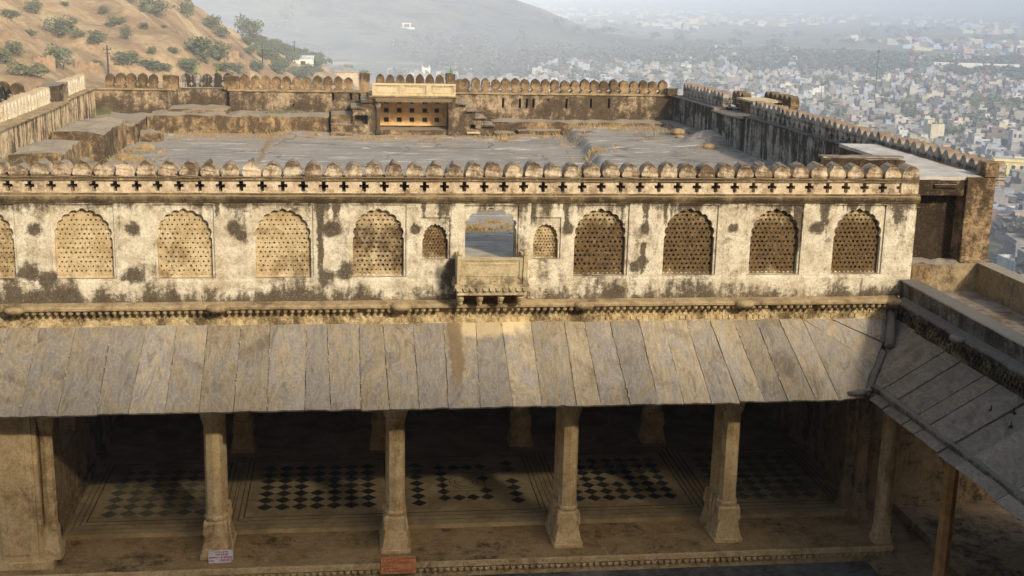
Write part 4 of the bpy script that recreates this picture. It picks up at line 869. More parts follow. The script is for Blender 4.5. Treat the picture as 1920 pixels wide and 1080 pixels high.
def sB(s, o):
    mb = MB(); mb.prism([(3.9, 6.2), (5.3, 6.2), (5.3, 6.83), (4.95, 6.83), (4.95, 7.12), (4.6, 7.12), (4.6, 7.38), (4.25, 7.38), (4.25, 7.62), (3.9, 7.62)], 22.6, 23., 0, [rect(4.42, 4.63, 6.70, 6.88)]); mb.prism([(3.9, 6.2), (5.3, 6.2), (5.3, 6.83), (4.95, 6.83), (4.95, 7.12), (4.6, 7.12), (4.6, 7.38), (4.25, 7.38), (4.25, 7.62), (3.9, 7.62)], 23.001, 23.8); q = mb.build('stair_wall', M_FAR, s); q.location = -o
    for i, (x, z) in enumerate(((3.92, 7.62), (4.24, 7.38), (4.58, 7.12), (4.92, 6.83))):
        mb = MB(); rough_box(mb, x, x+.44, 22.45, 23.8, z, z+.07, rg, .02); q = mb.build('tread', M_PLAT, s); q.location = -o
    mb = MB(); rough_box(mb, 4.3, 4.8, 22.5, 22.62, 6.55, 6.62, rg, .012); q = mb.build('niche_sill', M_RAIL, s); q.location = -o
stair('stone_stair', (4.5, 22.6, 6.4), 'ruined narrow stone stair descending from the pavilion towards the town side', sB, M_PLAT)
# ---- platforms and rubble
def block(name, x0, x1, y0, y1, z0, z1, mat, label, cat='platform', j=.05, group=None):
    mb = MB(); rough_box(mb, x0, x1, y0, y1, z0, z1, rg, j); o = mb.build(name, mat); return tag(o, label, cat, group)
block('stone_platform', -7.35, -.82, 22.9, 24.48, 6.2, 7.14, M_PLAT, 'long raised stone platform along the mottled wall before the hill side stair')
block('stone_step', -6.65, -4.5, 23.3, 24.8, 7.1, 7.33, M_PLAT, 'weathered step slab below the recess of black stained merlons', 'step')
block('stone_platform', -9.2, -7.42, 20.2, 24.45, 6.2, 7.05, M_PLAT, 'square stone platform in the corner under the sunlit parapet')
block('stone_platform', -9.15, -7.6, 15.8, 19.6, 6.2, 7.32, M_PLAT, 'worn stone platform halfway along the sunlit parapet', j=.09)
block('wall_stub', -9.1, -7.75, 10.6, 13.4, 6.2, 7.34, M_PLAT, 'streaked plaster wall stub close behind the gallery merlons', 'wall', .07)
block('stone_bench', -8.0, -7.3, 20.6, 21.4, 7.0, 7.1, M_PLAT, 'flat stone slab on a broken pillar beside the corner platform', 'bench', .02)
block('stone_block', -7.8, -7.4, 20.8, 21.2, 6.3, 7.0, M_PLAT, 'broken pillar stump under the flat stone slab', 'stone', .05)
block('stone_block', -7.35, -6.6, 20.9, 21.6, 6.3, 6.72, M_PLAT, 'low broken stone lying at the foot of the corner platform', 'stone', .07)
block('stone_step', 5.35, 6.15, 22.6, 23.5, 6.3, 6.60, M_PLAT, 'low flat step at the foot of the ruined narrow stair', 'step', .03)
block('stone_step', 6.3, 8.0, 23.0, 23.52, 6.3, 6.66, M_PLAT, 'longer low step in front of the wall ledge beside a dark gap', 'step', .03)
block('paving_slab', -8.1, -6.9, 13.2, 14.3, 6.3, 6.5, M_WHITE, 'pale flat slab lying in dry grass behind the gallery merlons', 'slab', .03)
# scattered stones
for i, (x, y, s_) in enumerate(((-6.2, 17.9, .14), (-6.85, 19.2, .22), (-7.1, 16.5, .25), (-1.2, 22.1, .12), (1.6, 22.0, .1), (3.1, 21.9, .12), (5.6, 21.9, .16), (7.2, 22.4, .14), (12.1, 17.2, .2), (11.7, 19.6, .14), (11.9, 20.7, .28), (9.2, 16.8, .09))):
    mb = MB(); bmx = []
    mb.loft([[(x+s_*k*(1+.3*math.sin(a*2+i))*math.cos(a), y+s_*k*(1+.25*math.cos(a*3+i))*math.sin(a), float(terr_z(x, y))-.03+z*s_) for a in [2*math.pi*q/9 for q in range(9)]] for k, z in ((.9, 0), (1.05, .3), (.8, .65), (.35, .85))])
    tag(mb.build('loose_stone', M_ROCK), ['small loose stone lying alone on the grey terrace', 'loose stone near the niche pavilion', 'loose stone by the shaded black wall'][0 if x < -3 else (1 if x < 8 else 2)], 'stone', 'loose stones on the terrace')
# bent metal frame lying on the sunlit parapet
bf = empty('metal_frame', (-9.85, 13.2, 8.46), 0, None, 'tangle of bent dark metal lying on top of the sunlit parapet', 'scrap metal')
mb = MB(); mb.tube([(.12, -.62, -.03), (.1, -.52, .18), (.02, -.42, .32), (.0, -.25, .36), (.0, -.1, .24), (.02, .05, .1)], .035, 6); mb.tube([(.1, -.55, .12), (.08, -.3, .1), (.05, 0, .06), (.0, .25, .08)], .04, 6); mb.tube([(0, -.05, .08), (0, .05, .28), (0, .16, .36), (.0, .3, .24), (.05, .42, .05)], .035, 6); mb.tube([(.05, .2, .02), (0, .45, .1), (0, .65, .12), (0, .8, .2), (0, 1.0, .1)], [.05, .06, .05, .05, .03], 6); mb.build('bent_tube', M_IRON, bf)
mb = MB(); mb.add([(.05, -.4, .3), (.05, -.12, .22), (.05, -.1, .06), (.05, -.45, .08), (.08, -.4, .3), (.08, -.12, .22), (.08, -.1, .06), (.08, -.45, .08)], [(0, 1, 2, 3), (7, 6, 5, 4), (0, 3, 7, 4), (1, 5, 6, 2), (0, 4, 5, 1), (3, 2, 6, 7)]); mb.build('bent_plate', M_IRON, bf)
# ---- parakeets
def parakeet(x, y, z, rz, label):
    p = empty('parakeet', (x, y, z), rz, None, label, 'bird', 'green parakeets on the terrace wall')
    mb = MB(); secs = []
    for (yy, zz, r_) in ((.20, -.16, .006), (.13, -.06, .014), (.07, .0, .03), (.03, .06, .045), (.0, .11, .047), (-.02, .16, .036), (-.03, .19, .031), (-.04, .22, .034), (-.05, .245, .028), (-.055, .262, .012)):
        secs.append([(r_*math.cos(a), yy+r_*math.sin(a)*.8, zz+r_*.5*math.sin(a)) for a in [2*math.pi*q/10 for q in range(10)]])
    mb.loft(secs)
    for sx in (-1, 1): mb.tube([(sx*.02, .03, .06), (sx*.02, .02, .0)], .006, 5)
    mb.build('body', M_GREEN, p, smooth=True)
    mb = MB(); mb.loft([[(r_*math.cos(a), yy+r_*.7*math.sin(a), zz+r_*math.sin(a)) for a in [2*math.pi*q/6 for q in range(6)]] for yy, zz, r_ in ((-.07, .24, .014), (-.09, .23, .011), (-.095, .212, .003))]); mb.build('beak', M_BEAK, p)
    for sx in (-1, 1):
        mb = MB(); mb.loft([[(sx*.04+.008*math.cos(a), yy+w*math.sin(a), zz) for a in [2*math.pi*q/8 for q in range(8)]] for yy, zz, w in ((.11, -.02, .008), (.07, .05, .028), (.03, .11, .034), (.0, .15, .02))]); mb.build('wing', M_GREEN, p)
    p.scale = (.8, .8, .8); return p
parakeet(-5.8, 25.05, 8.53, R(160), 'green parakeet perched alone on an ochre merlon of the hill side corner wall')
parakeet(-5.02, 25.05, 8.55, R(40), 'bright green parakeet perched on the black stained merlon beside its pier')
parakeet(3.85, 24.8, 8.63, R(200), 'small green parakeet perched on the pier beside the niche pavilion')
# ---- dry grass
mb = MB(); rg = RG(21)
def tuft(x, y, n, sp, h):
    n = int(n*.7)
    for _ in range(n):
        a = rg.gauss(0, sp); b = rg.gauss(0, sp*.7); px, py = x+a, y+b; pz = float(terr_z(px, py))-.01
        hh = h*rg.uniform(.4, 1.1); an = rg.uniform(0, 6.28); lx, ly = math.cos(an)*hh*.5, math.sin(an)*hh*.5; w = .008+.006*rg.random()
        mb.add([(px-w, py, pz), (px+w, py, pz), (px+lx*.5+w*.6, py+ly*.5, pz+hh*.7), (px+lx, py+ly, pz+hh)], [(0, 1, 2), (0, 2, 3)])
for (x, y, n, sp, h) in [(2.5, 22.0, 260, 1.1, .11), (.4, 21.7, 160, .6, .14), (5.4, 22.2, 160, .5, .16), (8.2, 22.9, 220, .6, .2), (9.6, 23.1, 200, .7, .18), (7.8, 20.5, 90, .35, .14), (-2.9, 22.3, 160, .5, .16), (-2.9, 19., 60, .25, .1), (-6.9, 16.2, 260, .5, .17), (-7.2, 14.2, 240, .5, .18), (-7.3, 18.3, 200, .6, .2), (-5.5, 22.5, 300, .9, .15), (-3., 23.2, 120, .6, .2), (11.2, 22.4, 160, .6, .16), (10.5, 19.5, 60, .3, .12), (8.0, 16.4, 120, .3, .22), (11.8, 16.9, 50, .25, .12),
                         (2.5, 4.35, 420, .24, .13), (2.95, 4.3, 300, .2, .12), (2.3, 4.5, 160, .15, .1), (3.4, 5.2, 160, .16, .1), (3.6, 4.4, 120, .1, .12), (2.8, 7.0, 400, .5, .13), (3.4, 7.2, 200, .3, .12), (-6, 23., 200, .5, .15), (-8.4, 22., 60, .3, .1)]: tuft(x, y, n, sp, h)
tag(mb.build('dry_grass', M_GRASS), 'straw coloured dry grass growing in cracks of the terrace', 'grass', kind='stuff')
mb = MB()
def tuft2(x, y, z, n, sp, h):
    for _ in range(n):
        px, py = x+rg.gauss(0, sp), y+rg.gauss(0, sp*.5); hh = h*rg.uniform(.4, 1.1); an = rg.uniform(0, 6.28); w = .012
        mb.add([(px-w, py, z), (px+w, py, z), (px+math.cos(an)*hh*.4, py+math.sin(an)*hh*.4, z+hh)], [(0, 1, 2)])
tuft2(-2.4, 23.6, 7.12, 160, .35, .2); tuft2(-8.95, 23.3, 7.03, 120, .12, .35); tuft2(12.0, 21.2, 6.7, 260, .35, .25); tuft2(-9.0, 10.2, 6.9, 200, .3, .3)
tag(mb.build('weeds', M_LEAF), 'green weeds growing at the feet of the terrace walls', 'weeds', kind='stuff')
# ================================================================ TERRAIN MESHES
def polar_mesh(name, mat, th0, th1, nt, radii, fn):
    th = np.linspace(th0, th1, nt); rr = np.asarray(radii); T, RR = np.meshgrid(th, rr)
    X = CAMP[0]+RR*np.sin(T); Y = CAMP[1]+RR*np.cos(T); Z = fn(X, Y); m = len(rr); mb = MB()
    mb.v = [tuple(p) for p in np.stack([X.ravel(), Y.ravel(), Z.ravel()], 1)]
    mb.f = [(j*nt+i, (j+1)*nt+i, (j+1)*nt+i+1, j*nt+i+1) for j in range(m-1) for i in range(nt-1)]
    mb.f = [tuple(reversed(f)) for f in mb.f]; mb.mi = [0]*len(mb.f)
    return tag(mb.build(name, mat, smooth=True), kind='structure')
M_HILL = mat_hill()
polar_mesh('hill', M_HILL, -1.15, .128, 420, list(np.linspace(60, 470, 300))+[500, 560, 640], lambda X, Y: np.maximum(hill_z(X, Y), PLAIN-3))
gx = np.linspace(-130, 130, 120); gy = np.linspace(-190, 130, 140); GX, GY = np.meshgrid(gx, gy)
dx = np.maximum(np.maximum(-9-GX, GX-12), 0); dy = np.maximum(np.maximum(-40-GY, GY-23), 0)
GZ = np.maximum(-.6-.75*np.hypot(dx, dy)+(fbm(GX*.08, GY*.08, 31)-.5)*3*np.clip(np.hypot(dx, dy)/10, 0, 1), PLAIN-3); mb = MB()
mb.v = [tuple(p) for p in np.stack([GX.ravel(), GY.ravel(), GZ.ravel()], 1)]; mb.f = [(j*120+i, j*120+i+1, (j+1)*120+i+1, (j+1)*120+i) for j in range(139) for i in range(119)]; mb.mi = [0]*len(mb.f)
tag(mb.build('fort_hill', M_HILL, smooth=True), kind='structure')
polar_mesh('mountain', mat_mount(), -.75, .29, 320, list(np.linspace(870, 1520, 190))+[1580, 1650], lambda X, Y: np.maximum(mount_z(X, Y), PLAIN-6))
mb = MB(); k = 96; mb.add([(CAMP[0], CAMP[1], PLAIN)]+[(r_*math.sin(2*math.pi*q/k), CAMP[1]+r_*math.cos(2*math.pi*q/k), PLAIN) for r_ in (600, 2500, 9500) for q in range(k)],
    [(0, 1+(q+1) % k, 1+q) for q in range(k)]+[(1+o+q, 1+o+(q+1) % k, 1+o+k+(q+1) % k, 1+o+k+q) for o in (0, k) for q in range(k)])
tag(mb.build('plain', mat_plain()), kind='structure')
# ================================================================ VEGETATION
def crown_mb(rg, lobes, n, leaf):
    """leaf-sized faces spread through overlapping uneven lobes; unit size, base at z=0"""
    mb = MB(); tot = sum(l[3]*l[4]*l[5] for l in lobes)
    for (cx, cy, cz, a, b, c) in lobes:
        cl = [(rg.gauss(0, .55), rg.gauss(0, .55), rg.gauss(0, .5)) for _ in range(9)]
        for _ in range(int(n*a*b*c/tot)):
            if rg.random() < .6:
                q = rg.choice(cl); p = [q[i]+rg.gauss(0, .2) for i in range(3)]
            else: p = [rg.gauss(0, .5) for _ in range(3)]
            L_ = math.sqrt(sum(t*t for t in p)) or 1
            if L_ > 1.05: p = [t/L_ for t in p]
            x, y, z = cx+p[0]*a, cy+p[1]*b, max(.02, cz+p[2]*c); s_ = leaf*rg.uniform(.6, 1.4)
            u = Vector((rg.gauss(0, 1), rg.gauss(0, 1), rg.gauss(0, .6))).normalized(); w = u.cross(Vector((rg.gauss(0, 1), rg.gauss(0, 1), rg.gauss(0, 1)))).normalized()
            P = Vector((x, y, z)); mb.add([P-u*s_-w*s_*.3, P+w*s_*.6, P+u*s_, P-w*s_*.6], [(0, 1, 2, 3)])
    return mb
def trunk_mb(rg, h, spread, r_):
    mb = MB(); mb.tube([(0, 0, -.08), (rg.uniform(-.02, .02), 0, h*.5), (rg.uniform(-.05, .05), rg.uniform(-.03, .03), h)], [r_*1.3, r_, r_*.7], 6)
    for k in range(4):
        a = k*1.6+rg.uniform(0, 1); mb.tube([(0, 0, h*.75), (math.cos(a)*spread*.5, math.sin(a)*spread*.5, h*1.15), (math.cos(a)*spread, math.sin(a)*spread, h*1.5)], [r_*.6, r_*.4, r_*.15], 5)
    return mb
rg = RG(33); BUSHP = []; TREEP = []
for k in range(4):
    lob = [(rg.uniform(-.28, .28), rg.uniform(-.28, .28), rg.uniform(.32, .55), rg.uniform(.22, .36), rg.uniform(.22, .36), rg.uniform(.22, .36)) for _ in range(6)]
    e = empty('bush', (0, 0, -300)); crown_mb(rg, lob, 1150, .04).build('crown', M_LEAF, e); trunk_mb(rg, .25, .25, .02).build('trunk', M_TRUNK, e); BUSHP.append(e)
for k in range(4):
    lob = [(rg.uniform(-.3, .3), rg.uniform(-.3, .3), rg.uniform(.3, .78), rg.uniform(.2, .34), rg.uniform(.2, .34), rg.uniform(.16, .26)) for _ in range(10)]
    e = empty('tree', (0, 0, -300)); crown_mb(rg, lob, 1500, .04).build('crown', M_LEAFD, e); trunk_mb(rg, .26, .28, .03).build('trunk', M_TRUNK, e); TREEP.append(e)
used = set()
def plant(protos, i, x, y, w, h, z, label, cat, group):
    p = protos[i % len(protos)]
    if id(p) not in used: used.add(id(p)); o = p
    else: o = dup_tree(p)
    o.location = (x, y, z); o.rotation_euler[2] = rg.uniform(0, 6.28); o.scale = (w, w, h); return tag(o, label, cat, group)
BUSH = [(-39.9,147.0,2.98,1.64),(-38.1,126.9,3.31,1.19),(-35.1,136.8,4.19,2.66),(-35.2,147.0,1.04,1.04),(-29.9,133.8,2.87,1.64),(-27.5,139.3,1.83,1.97),(-33.2,156.6,1.72,1.09),(-30.0,181.4,4.94,4.05),(-26.4,191.0,3.31,2.57),(-24.0,202.3,4.25,2.51),(-21.9,196.5,3.20,2.07),(-32.3,135.4,1.80,0.97),(-32.2,103.6,2.24,1.45),(-31.7,98.6,2.69,1.61),(-28.5,107.6,3.20,2.52),(-27.5,90.3,3.50,1.30),(-25.7,130.5,3.99,1.60),(-29.3,128.8,1.59,0.79),(-23.9,130.8,3.99,1.20),(-30.3,151.0,3.02,1.21),(-21.8,138.1,2.08,0.83),(-22.5,131.0,3.33,1.33),(-31.4,119.2,2.49,1.00),(-37.3,133.2,2.06,0.82)]
TREE = [(-22.5,275.8,5.87,5.10),(-18.4,141.6,4.25,3.11),(-17.7,151.7,3.75,3.45),(-18.4,183.8,3.01,1.95),(-18.3,213.9,2.63,2.23),(-16.7,264.1,4.16,3.18),(-13.7,281.3,3.89,3.11),(-9.7,302.5,4.99,3.88),(-7.5,294.5,5.41,3.78),(-17.2,169.8,4.13,2.15),(-15.4,188.0,3.61,2.17),(-12.9,205.2,4.87,2.92),(-11.4,260.4,5.56,3.14),(-16.2,288.2,4.77,2.92),(-19.8,286.0,3.95,2.11),(-13.7,304.3,4.74,3.07),(-9.4,316.5,4.33,2.89),(-15.1,211.1,3.00,2.20),(-16.0,140.8,2.81,1.13),(-0.4,334.6,6.08,3.35),(-17.2,198.9,2.47,1.52),(-19.8,134.4,2.98,1.76),(9.3,322.,7.2,5.6),(-14.2,240.,4.,2.6),(-9.,280.,5.,3.),(-12.6,226.,4.,2.4),(-6.,276.,4.6,2.6),(2.5,345.,6.,3.4)]
bl = ['broad dark bush high on the ochre hillside', 'olive scrub bush on the bare ochre slope', 'low spreading bush among dry hillside grass', 'small round bush on the ochre slope']
for i, (x, y, w, h) in enumerate(BUSH): plant(BUSHP, i, x, y, w*1.0, h*1.35, float(hill_z(x, y))-.12*h, bl[0] if w > 4.2 else bl[3] if w < 2.1 else bl[2] if h < 1.35 else bl[1], 'bush', 'bushes on the near hillside')
for i, (x, y, w, h) in enumerate(TREE): plant(TREEP, i, x, y, w*1.1, h*(1.35 if i == 0 else 1.12), float(hill_z(x, y))-.1*h, 'tall spreading tree on the ridge line beside the white shed' if i == 0 else ('bushy tree beyond the far merlon wall at the foot of the hill' if y < 215 else 'green tree among the huts on the descending ridge'), 'tree', 'trees at the foot of the hill')
rb2 = RG(51)
for i in range(30):
    th = rb2.uniform(-.074, -.005); r1 = float(np.interp(th, HILL[:, 0], HILL[:, 2])); r_ = r1-abs(rb2.gauss(0, 1))*(34 if th > -.075 else 9)-2; x = r_*math.sin(th); y = -24.4+r_*math.cos(th); s_ = rb2.uniform(2.6, 4.6)
    if -.024 < th < .012: continue
    plant(TREEP, i, x, y, s_*1.1, s_*.85, float(hill_z(x, y))-.3, 'green tree in the dense clump along the descending ridge', 'tree', 'trees at the foot of the hill')
for i in range(36):
    th = rb2.uniform(-.27, -.08); r_ = rb2.uniform(95, 250); x = r_*math.sin(th); y = -24.4+r_*math.cos(th); s_ = rb2.uniform(.5, 1.3)
    r1 = np.interp(th, HILL[:, 0], HILL[:, 2])
    if r_ < r1-6: plant(BUSHP, i, x, y, s_*1.3, s_, float(hill_z(x, y))-.08, 'tiny dry scrub tuft on the ochre hillside', 'bush', 'scrub tufts on the near hillside')
# ================================================================ THINGS BEYOND THE WALLS
def hz(x, y): return float(max(hill_z(x, y), PLAIN))
def pole(x, y, h, label, z=None, r_=.09, arms=True):
    z = hz(x, y) if z is None else z
    p = empty('utility_pole', (x, y, z), 0, None, label, 'pole'); mb = MB(); mb.tube([(0, 0, -.3), (0, 0, h)], [r_*1.2, r_*.8], 6); mb.build('post', M_IRON, p)
    if arms:
        mb = MB(); mb.box(-.45, .45, -.05, .05, h-.5, h-.42); mb.box(-.3, .3, -.05, .05, h-.95, h-.88)
        for q in (-.4, 0, .4): mb.box(q-.03, q+.03, -.03, .03, h-.42, h-.25)
        mb.build('crossarm', M_IRON, p)
    return p
pole(-27.7, 127.1, 3.5, 'dark utility pole standing on the hillside above the corner merlons', r_=.10)
pole(-14.9, 197.1, 3.6, 'dark utility pole between trees below the white shed', r_=.10)
pole(-13.4, 288., 4.6, 'utility pole on the ridge beside the white shed', r_=.12); pole(-9.4, 306., 3.4, 'short utility pole on the descending ridge line', r_=.12)
def hut(name, x, y, w, d, h, mat, roof, label, cat, rz=0., slope=.25):
    s = empty(name, (x, y, hz(x, y)-.2), rz, None, label, cat); mb = MB(); mb.box(-w/2, w/2, 0, d, -.5, h); mb.build('wall', mat, s)
    mb = MB(); mb.add([(-w/2-.2, -.25, h+.02), (w/2+.2, -.25, h+.02), (w/2+.2, d+.2, h+slope), (-w/2-.2, d+.2, h+slope), (-w/2-.2, -.25, h+.1), (w/2+.2, -.25, h+.1), (w/2+.2, d+.2, h+slope+.1), (-w/2-.2, d+.2, h+slope+.1)], [(3, 2, 1, 0), (4, 5, 6, 7), (0, 1, 5, 4), (1, 2, 6, 5), (2, 3, 7, 6), (3, 0, 4, 7)]); mb.build('roof', roof, s)
    mb = MB(); mb.box(-w*.12, w*.12, -.02, .02, 0, h*.7); mb.build('door', M_DARKWOOD_SHADE, s); return s
s = hut('hut', -21.2, 281.9, 1.9, 1.6, 1.35, M_WHITE, M_WHITE, 'tiny white shrine hut with two poles on the ridge line', 'hut')
mb = MB(); mb.tube([(-.3, .4, 1.2), (.35, .4, 2.9)], .05, 5); mb.tube([(.8, .5, 1.2), (1.05, .5, 2.8)], .05, 5); mb.build('flag_pole', M_WHITE, s)
hut('hut', -11.3, 285.4, 4.9, 3, 2.0, M_WHITE, flat('tin_roof', hx('C9D2DA'), hx('AAB4BE'), 1), 'low hut with a pale tin roof among the ridge trees', 'hut', slope=.5)
hut('brick_pillar', -11.0, 268., 1.3, 1.2, 1.9, flat('brick', hx('A87E62'), hx('86634C'), 3), M_BROWNT, 'short square brick hut with pale cap below the tin roofed hut', 'hut', slope=.1)
def ruin(x, y, w, h, label, rz=0.):
    mb = MB(); n_ = 9; P = [(-w/2, -1)]+[(w/2, -1)]+[(w/2-w*q/n_, h*rb2.uniform(.55, 1)) for q in range(n_+1)]; mb.prism(P, 0, .6); o = mb.build('ruined_wall', flat('rubble_masonry', hx('A58A68'), hx('7C6448'), 1.4)); o.location = (x, y, hz(x, y)); o.rotation_euler[2] = rz; return tag(o, label, 'wall')
ruin(-19.6, 176., 5.2, 1.9, 'ruined rubble wall among trees beyond the parakeets', .2); ruin(-17.6, 181., 3.4, 2.1, 'taller ruined stone wall end among the trees', -.15)
ruin(-29.7, 105.2, 2.0, 1.3, 'small ruined stone hut on the lower hillside', .3); ruin(-27.6, 115., 2.6, .9, 'heap of pale rubble below the utility pole', .4)
tk = empty('water_tank', (-2.2, 316.6, hz(-2.4, 316.6)-1), 0, None, 'round cream water tank with a shallow domed roof beyond the far wall', 'water tank')
k = 40; mb = MB(); cr = lambda r_, z: [(r_*math.cos(2*math.pi*q/k), r_*math.sin(2*math.pi*q/k), z) for q in range(k)]
mb.loft([cr(4.3, -2), cr(4.3, 2.5)]); mb.build('tank_wall', M_BROWNT, tk)
mb = MB(); mb.loft([cr(4.6, 2.5), cr(4.6, 2.68), cr(3.6, 3.1), cr(2.2, 3.5), cr(.5, 3.75)]); mb.build('roof', M_ROOFG, tk, smooth=False)
mb = MB(); mb.loft([cr(.4, 3.7), cr(.4, 4.0)]); mb.build('vent', M_ROOFG, tk)
# far white structures on the plain
def gate(x, y, w, h, label, zb=PLAIN, sc=1.):
    g = empty('white_gateway', (x, y, zb), .1, None, label, 'gateway'); mb = MB()
    for sx in (-1, 1): mb.box(sx*w*.4-w*.07, sx*w*.4+w*.07, -.6, .6, 0, h*.8)
    mb.build('pillars', M_WHITE, g); mb = MB(); mb.box(-w*.55, w*.55, -.8, .8, h*.8, h*.92); mb.box(-w*.45, w*.45, -.6, .6, h*.92, h); mb.build('lintel', M_WHITE, g)
    mb = MB(); mb.box(-w*.9, w*.9, -1.5, 1.5, -1, h*.12); mb.build('platform', M_WHITE, g); return g
gate(74, 787, 7.2, 5.8, 'white gateway on the plain behind the far merlons')
gate(51, 1150, 8, 4.6, 'tiny white pavilion shrine on the hazy mountain slope', -26.3)
hs = empty('white_house', (50, 822, PLAIN), 0, None, 'white house with a swept gable behind the pavilion merlons', 'house'); mb = MB(); mb.prism([(-2.8, 0), (2.4, 0), (2.6, 3.2), (2.2, 5.6), (1.2, 3.6), (-1.5, 3.7), (-2.7, 5.2), (-3., 5.)], 0, 5); mb.build('wall', M_WHITE, hs); mb = MB(); mb.box(-1, .2, -.04, .0, .2, 2.2); mb.build('door', M_DARKO, hs)
for i, (x, y, h, lb) in enumerate(((68.7, 814.9, 7.5, 'street lamp pole behind the pavilion merlons'), (118.5, 824.9, 6, 'pale thin post on the plain above the far merlons'), (170.9, 835.4, 6, 'pale thin post left of the white town houses'))):
    p = empty('lamp_post', (x, y, PLAIN), 0, None, lb, 'pole'); mb = MB(); mb.tube([(0, 0, 0), (0, 0, h)], .14, 6); mb.build('post', M_MASTW, p)
    mb = MB(); mb.box(-.45, .45, -.25, .25, h, h+.4); mb.build('lamp_head', M_MASTW, p)
def mast(x, y, h, w, label, lattice=True, red=True):
    m_ = empty('radio_mast', (x, y, PLAIN), .4, None, label, 'mast'); n_ = 10 if lattice else 8
    for k in range(n_):
        z0, z1 = h*k/n_, h*(k+1)/n_; w0, w1 = w*(1-.75*k/n_), w*(1-.75*(k+1)/n_); mb = MB()
        if lattice:
            C4 = [(-1, -1), (1, -1), (1, 1), (-1, 1)]
            for q in range(4):
                a, b = C4[q], C4[(q+1) % 4]; mb.tube([(a[0]*w0/2, a[1]*w0/2, z0), (a[0]*w1/2, a[1]*w1/2, z1)], .11, 4); mb.tube([(a[0]*w0/2, a[1]*w0/2, z0), (b[0]*w1/2, b[1]*w1/2, z1)], .07, 4); mb.tube([(b[0]*w0/2, b[1]*w0/2, z0), (a[0]*w1/2, a[1]*w1/2, z1)], .07, 4)
        else: mb.tube([(0, 0, z0), (0, 0, z1)], .3*(1-.6*k/n_), 6)
        mb.build('mast_section', (M_REDW if k % 2 else M_MASTW) if red else M_IRON, m_)
    mb = MB(); mb.tube([(0, 0, h), (0, 0, h+2)], .08, 5); mb.box(-.8, .8, -.2, .2, h-1.2, h-.2); mb.build('antenna', M_REDW if red else M_IRON, m_)
mast(266.9, 598.7, 30, .5, 'slender dark mast rising from the hazy town', False, False); mast(325, 686.4, 33, 3.2, 'red and white lattice mast in the hazy town'); mast(314.5, 576.1, 22, 2.2, 'shorter faded lattice mast at the edge of the hazy town'); mast(226.3, 567.3, 15, .4, 'thin dark pole standing above the nearer town roofs', False, False)
# ================================================================ TOWN
PAL = [('white', hx('E4E2DE')), ('white', hx('EDEAE4')), ('white', hx('D8D6D2')), ('pale blue', hx('C2CFE2')), ('pale blue', hx('B2C3E2')), ('pale blue', hx('CAD4E4')), ('blue', hx('9DB4DC')), ('cream', hx('DDD4BC')), ('cream', hx('E2DAC6')), ('pale yellow', hx('DDD0A4')), ('pale pink', hx('DCC0B2')), ('grey', hx('A8A39B')), ('grey', hx('8E8880')), ('brown', hx('8E7866')), ('brown', hx('A08C78')), ('light grey', hx('C4C0B8')), ('light grey', hx('B4B2AE')), ('grey', hx('7C7670'))]
def house_mb(rg, st):
    mb = MB(); w = 1.; d = rg.uniform(.8, 1.2); h = 3.1*st
    mb.box(-.5, .5, -d/2, d/2, -1.2, h, 0)
    t = .03; ph = .75
    for q in ((-.5, .5, -d/2, -d/2+t), (-.5, .5, d/2-t, d/2), (-.5, -.5+t, -d/2+t, d/2-t), (.5-t, .5, -d/2+t, d/2-t)): mb.box(q[0], q[1], q[2], q[3], h+.004, h+ph, 0)
    mb.box(-.47, .47, -d/2+.03, d/2-.03, h+.006, h+.02, 1)
    sx = rg.choice((-1, 1)); a = sx*.28; mb.box(a-.2, a+.2, 0, d/2-.05, h+.02, h+2.3, 0); mb.box(a-.23, a+.23, -.05, d/2-.03, h+2.3, h+2.42, 1)
    if rg.random() < .7: mb.box(-a-.09, -a+.09, .1, .25, h+.02, h+1.3, 2)
    mb.box(-.54, .54, -d/2-.05, -d/2, h-.12, h, 0)
    if st > 1: mb.box(-.45, .2, -d/2-.12, -d/2, 2.95, 3.1, 0); mb.box(-.45, .2, -d/2-.12, -d/2-.1, 3.1, 3.8, 0)
    return mb, d
rg = RG(77); HP = []
for k in range(8):
    st = 1 if k < 3 else 2 if k < 7 else 3; m_, d = house_mb(rg, st); HP.append((m_, d, st))
hmesh = [None]*8
wmb = MB(); wmb.box(-.5, .5, -.06, .02, -.08, 1.3, 0); wmb.box(-.43, .43, -.075, -.06, 0, 1.22, 1)
W0 = [None]
trees_t = []; houses = []
vis_t = [(.14, .058), (.26, .0665), (.30, .074), (.36, .087), (.42, .10), (.515, .122), (.525, .19), (.62, .19)]
VT_ = np.array(vis_t)
for gi in range(-2, 135):
    for gj in range(16, 180):
        x = gi*7.3+rg.uniform(-2.2, 2.2)+(gj % 2)*4; y = gj*7.6+rg.uniform(-2.4, 2.4); r_ = math.hypot(x, y+24.4); th = math.atan2(x, y+24.4)
        if th < .03 or th > .75: continue
        rm = 56.9/np.interp(th, VT_[:, 0], VT_[:, 1])*.93
        if r_ < rm*.72 or r_ > 1250 or float(mount_z(x, y)) > PLAIN: continue
        if (th < .145 and r_ > rm*.86) or (abs(x-212) < 14 and -34 < y-351 < 16): continue
        side = r_ < rm or th < .145 or th > .545
        cl = float(vnoise(x*.012, y*.012, 41)); edge = r_ > 900+80*float(vnoise(x*.02, y*.01, 44))
        if edge: 
            if rg.random() < (.5 if cl < .62 else .15): trees_t.append((x, y, r_+(3000 if side else 0))) if rg.random() < .8 else None
            elif cl > .62 and rg.random() < .5: houses.append((x, y, r_+(3000 if side else 0)))
        elif cl < .23 or rg.random() < .09: trees_t.append((x, y, r_+(3000 if side else 0)))
        elif rg.random() < .97: houses.append((x, y, r_+(3000 if side else 0)))
houses.sort(key=lambda q: q[2]); trees_t.sort(key=lambda q: q[2])
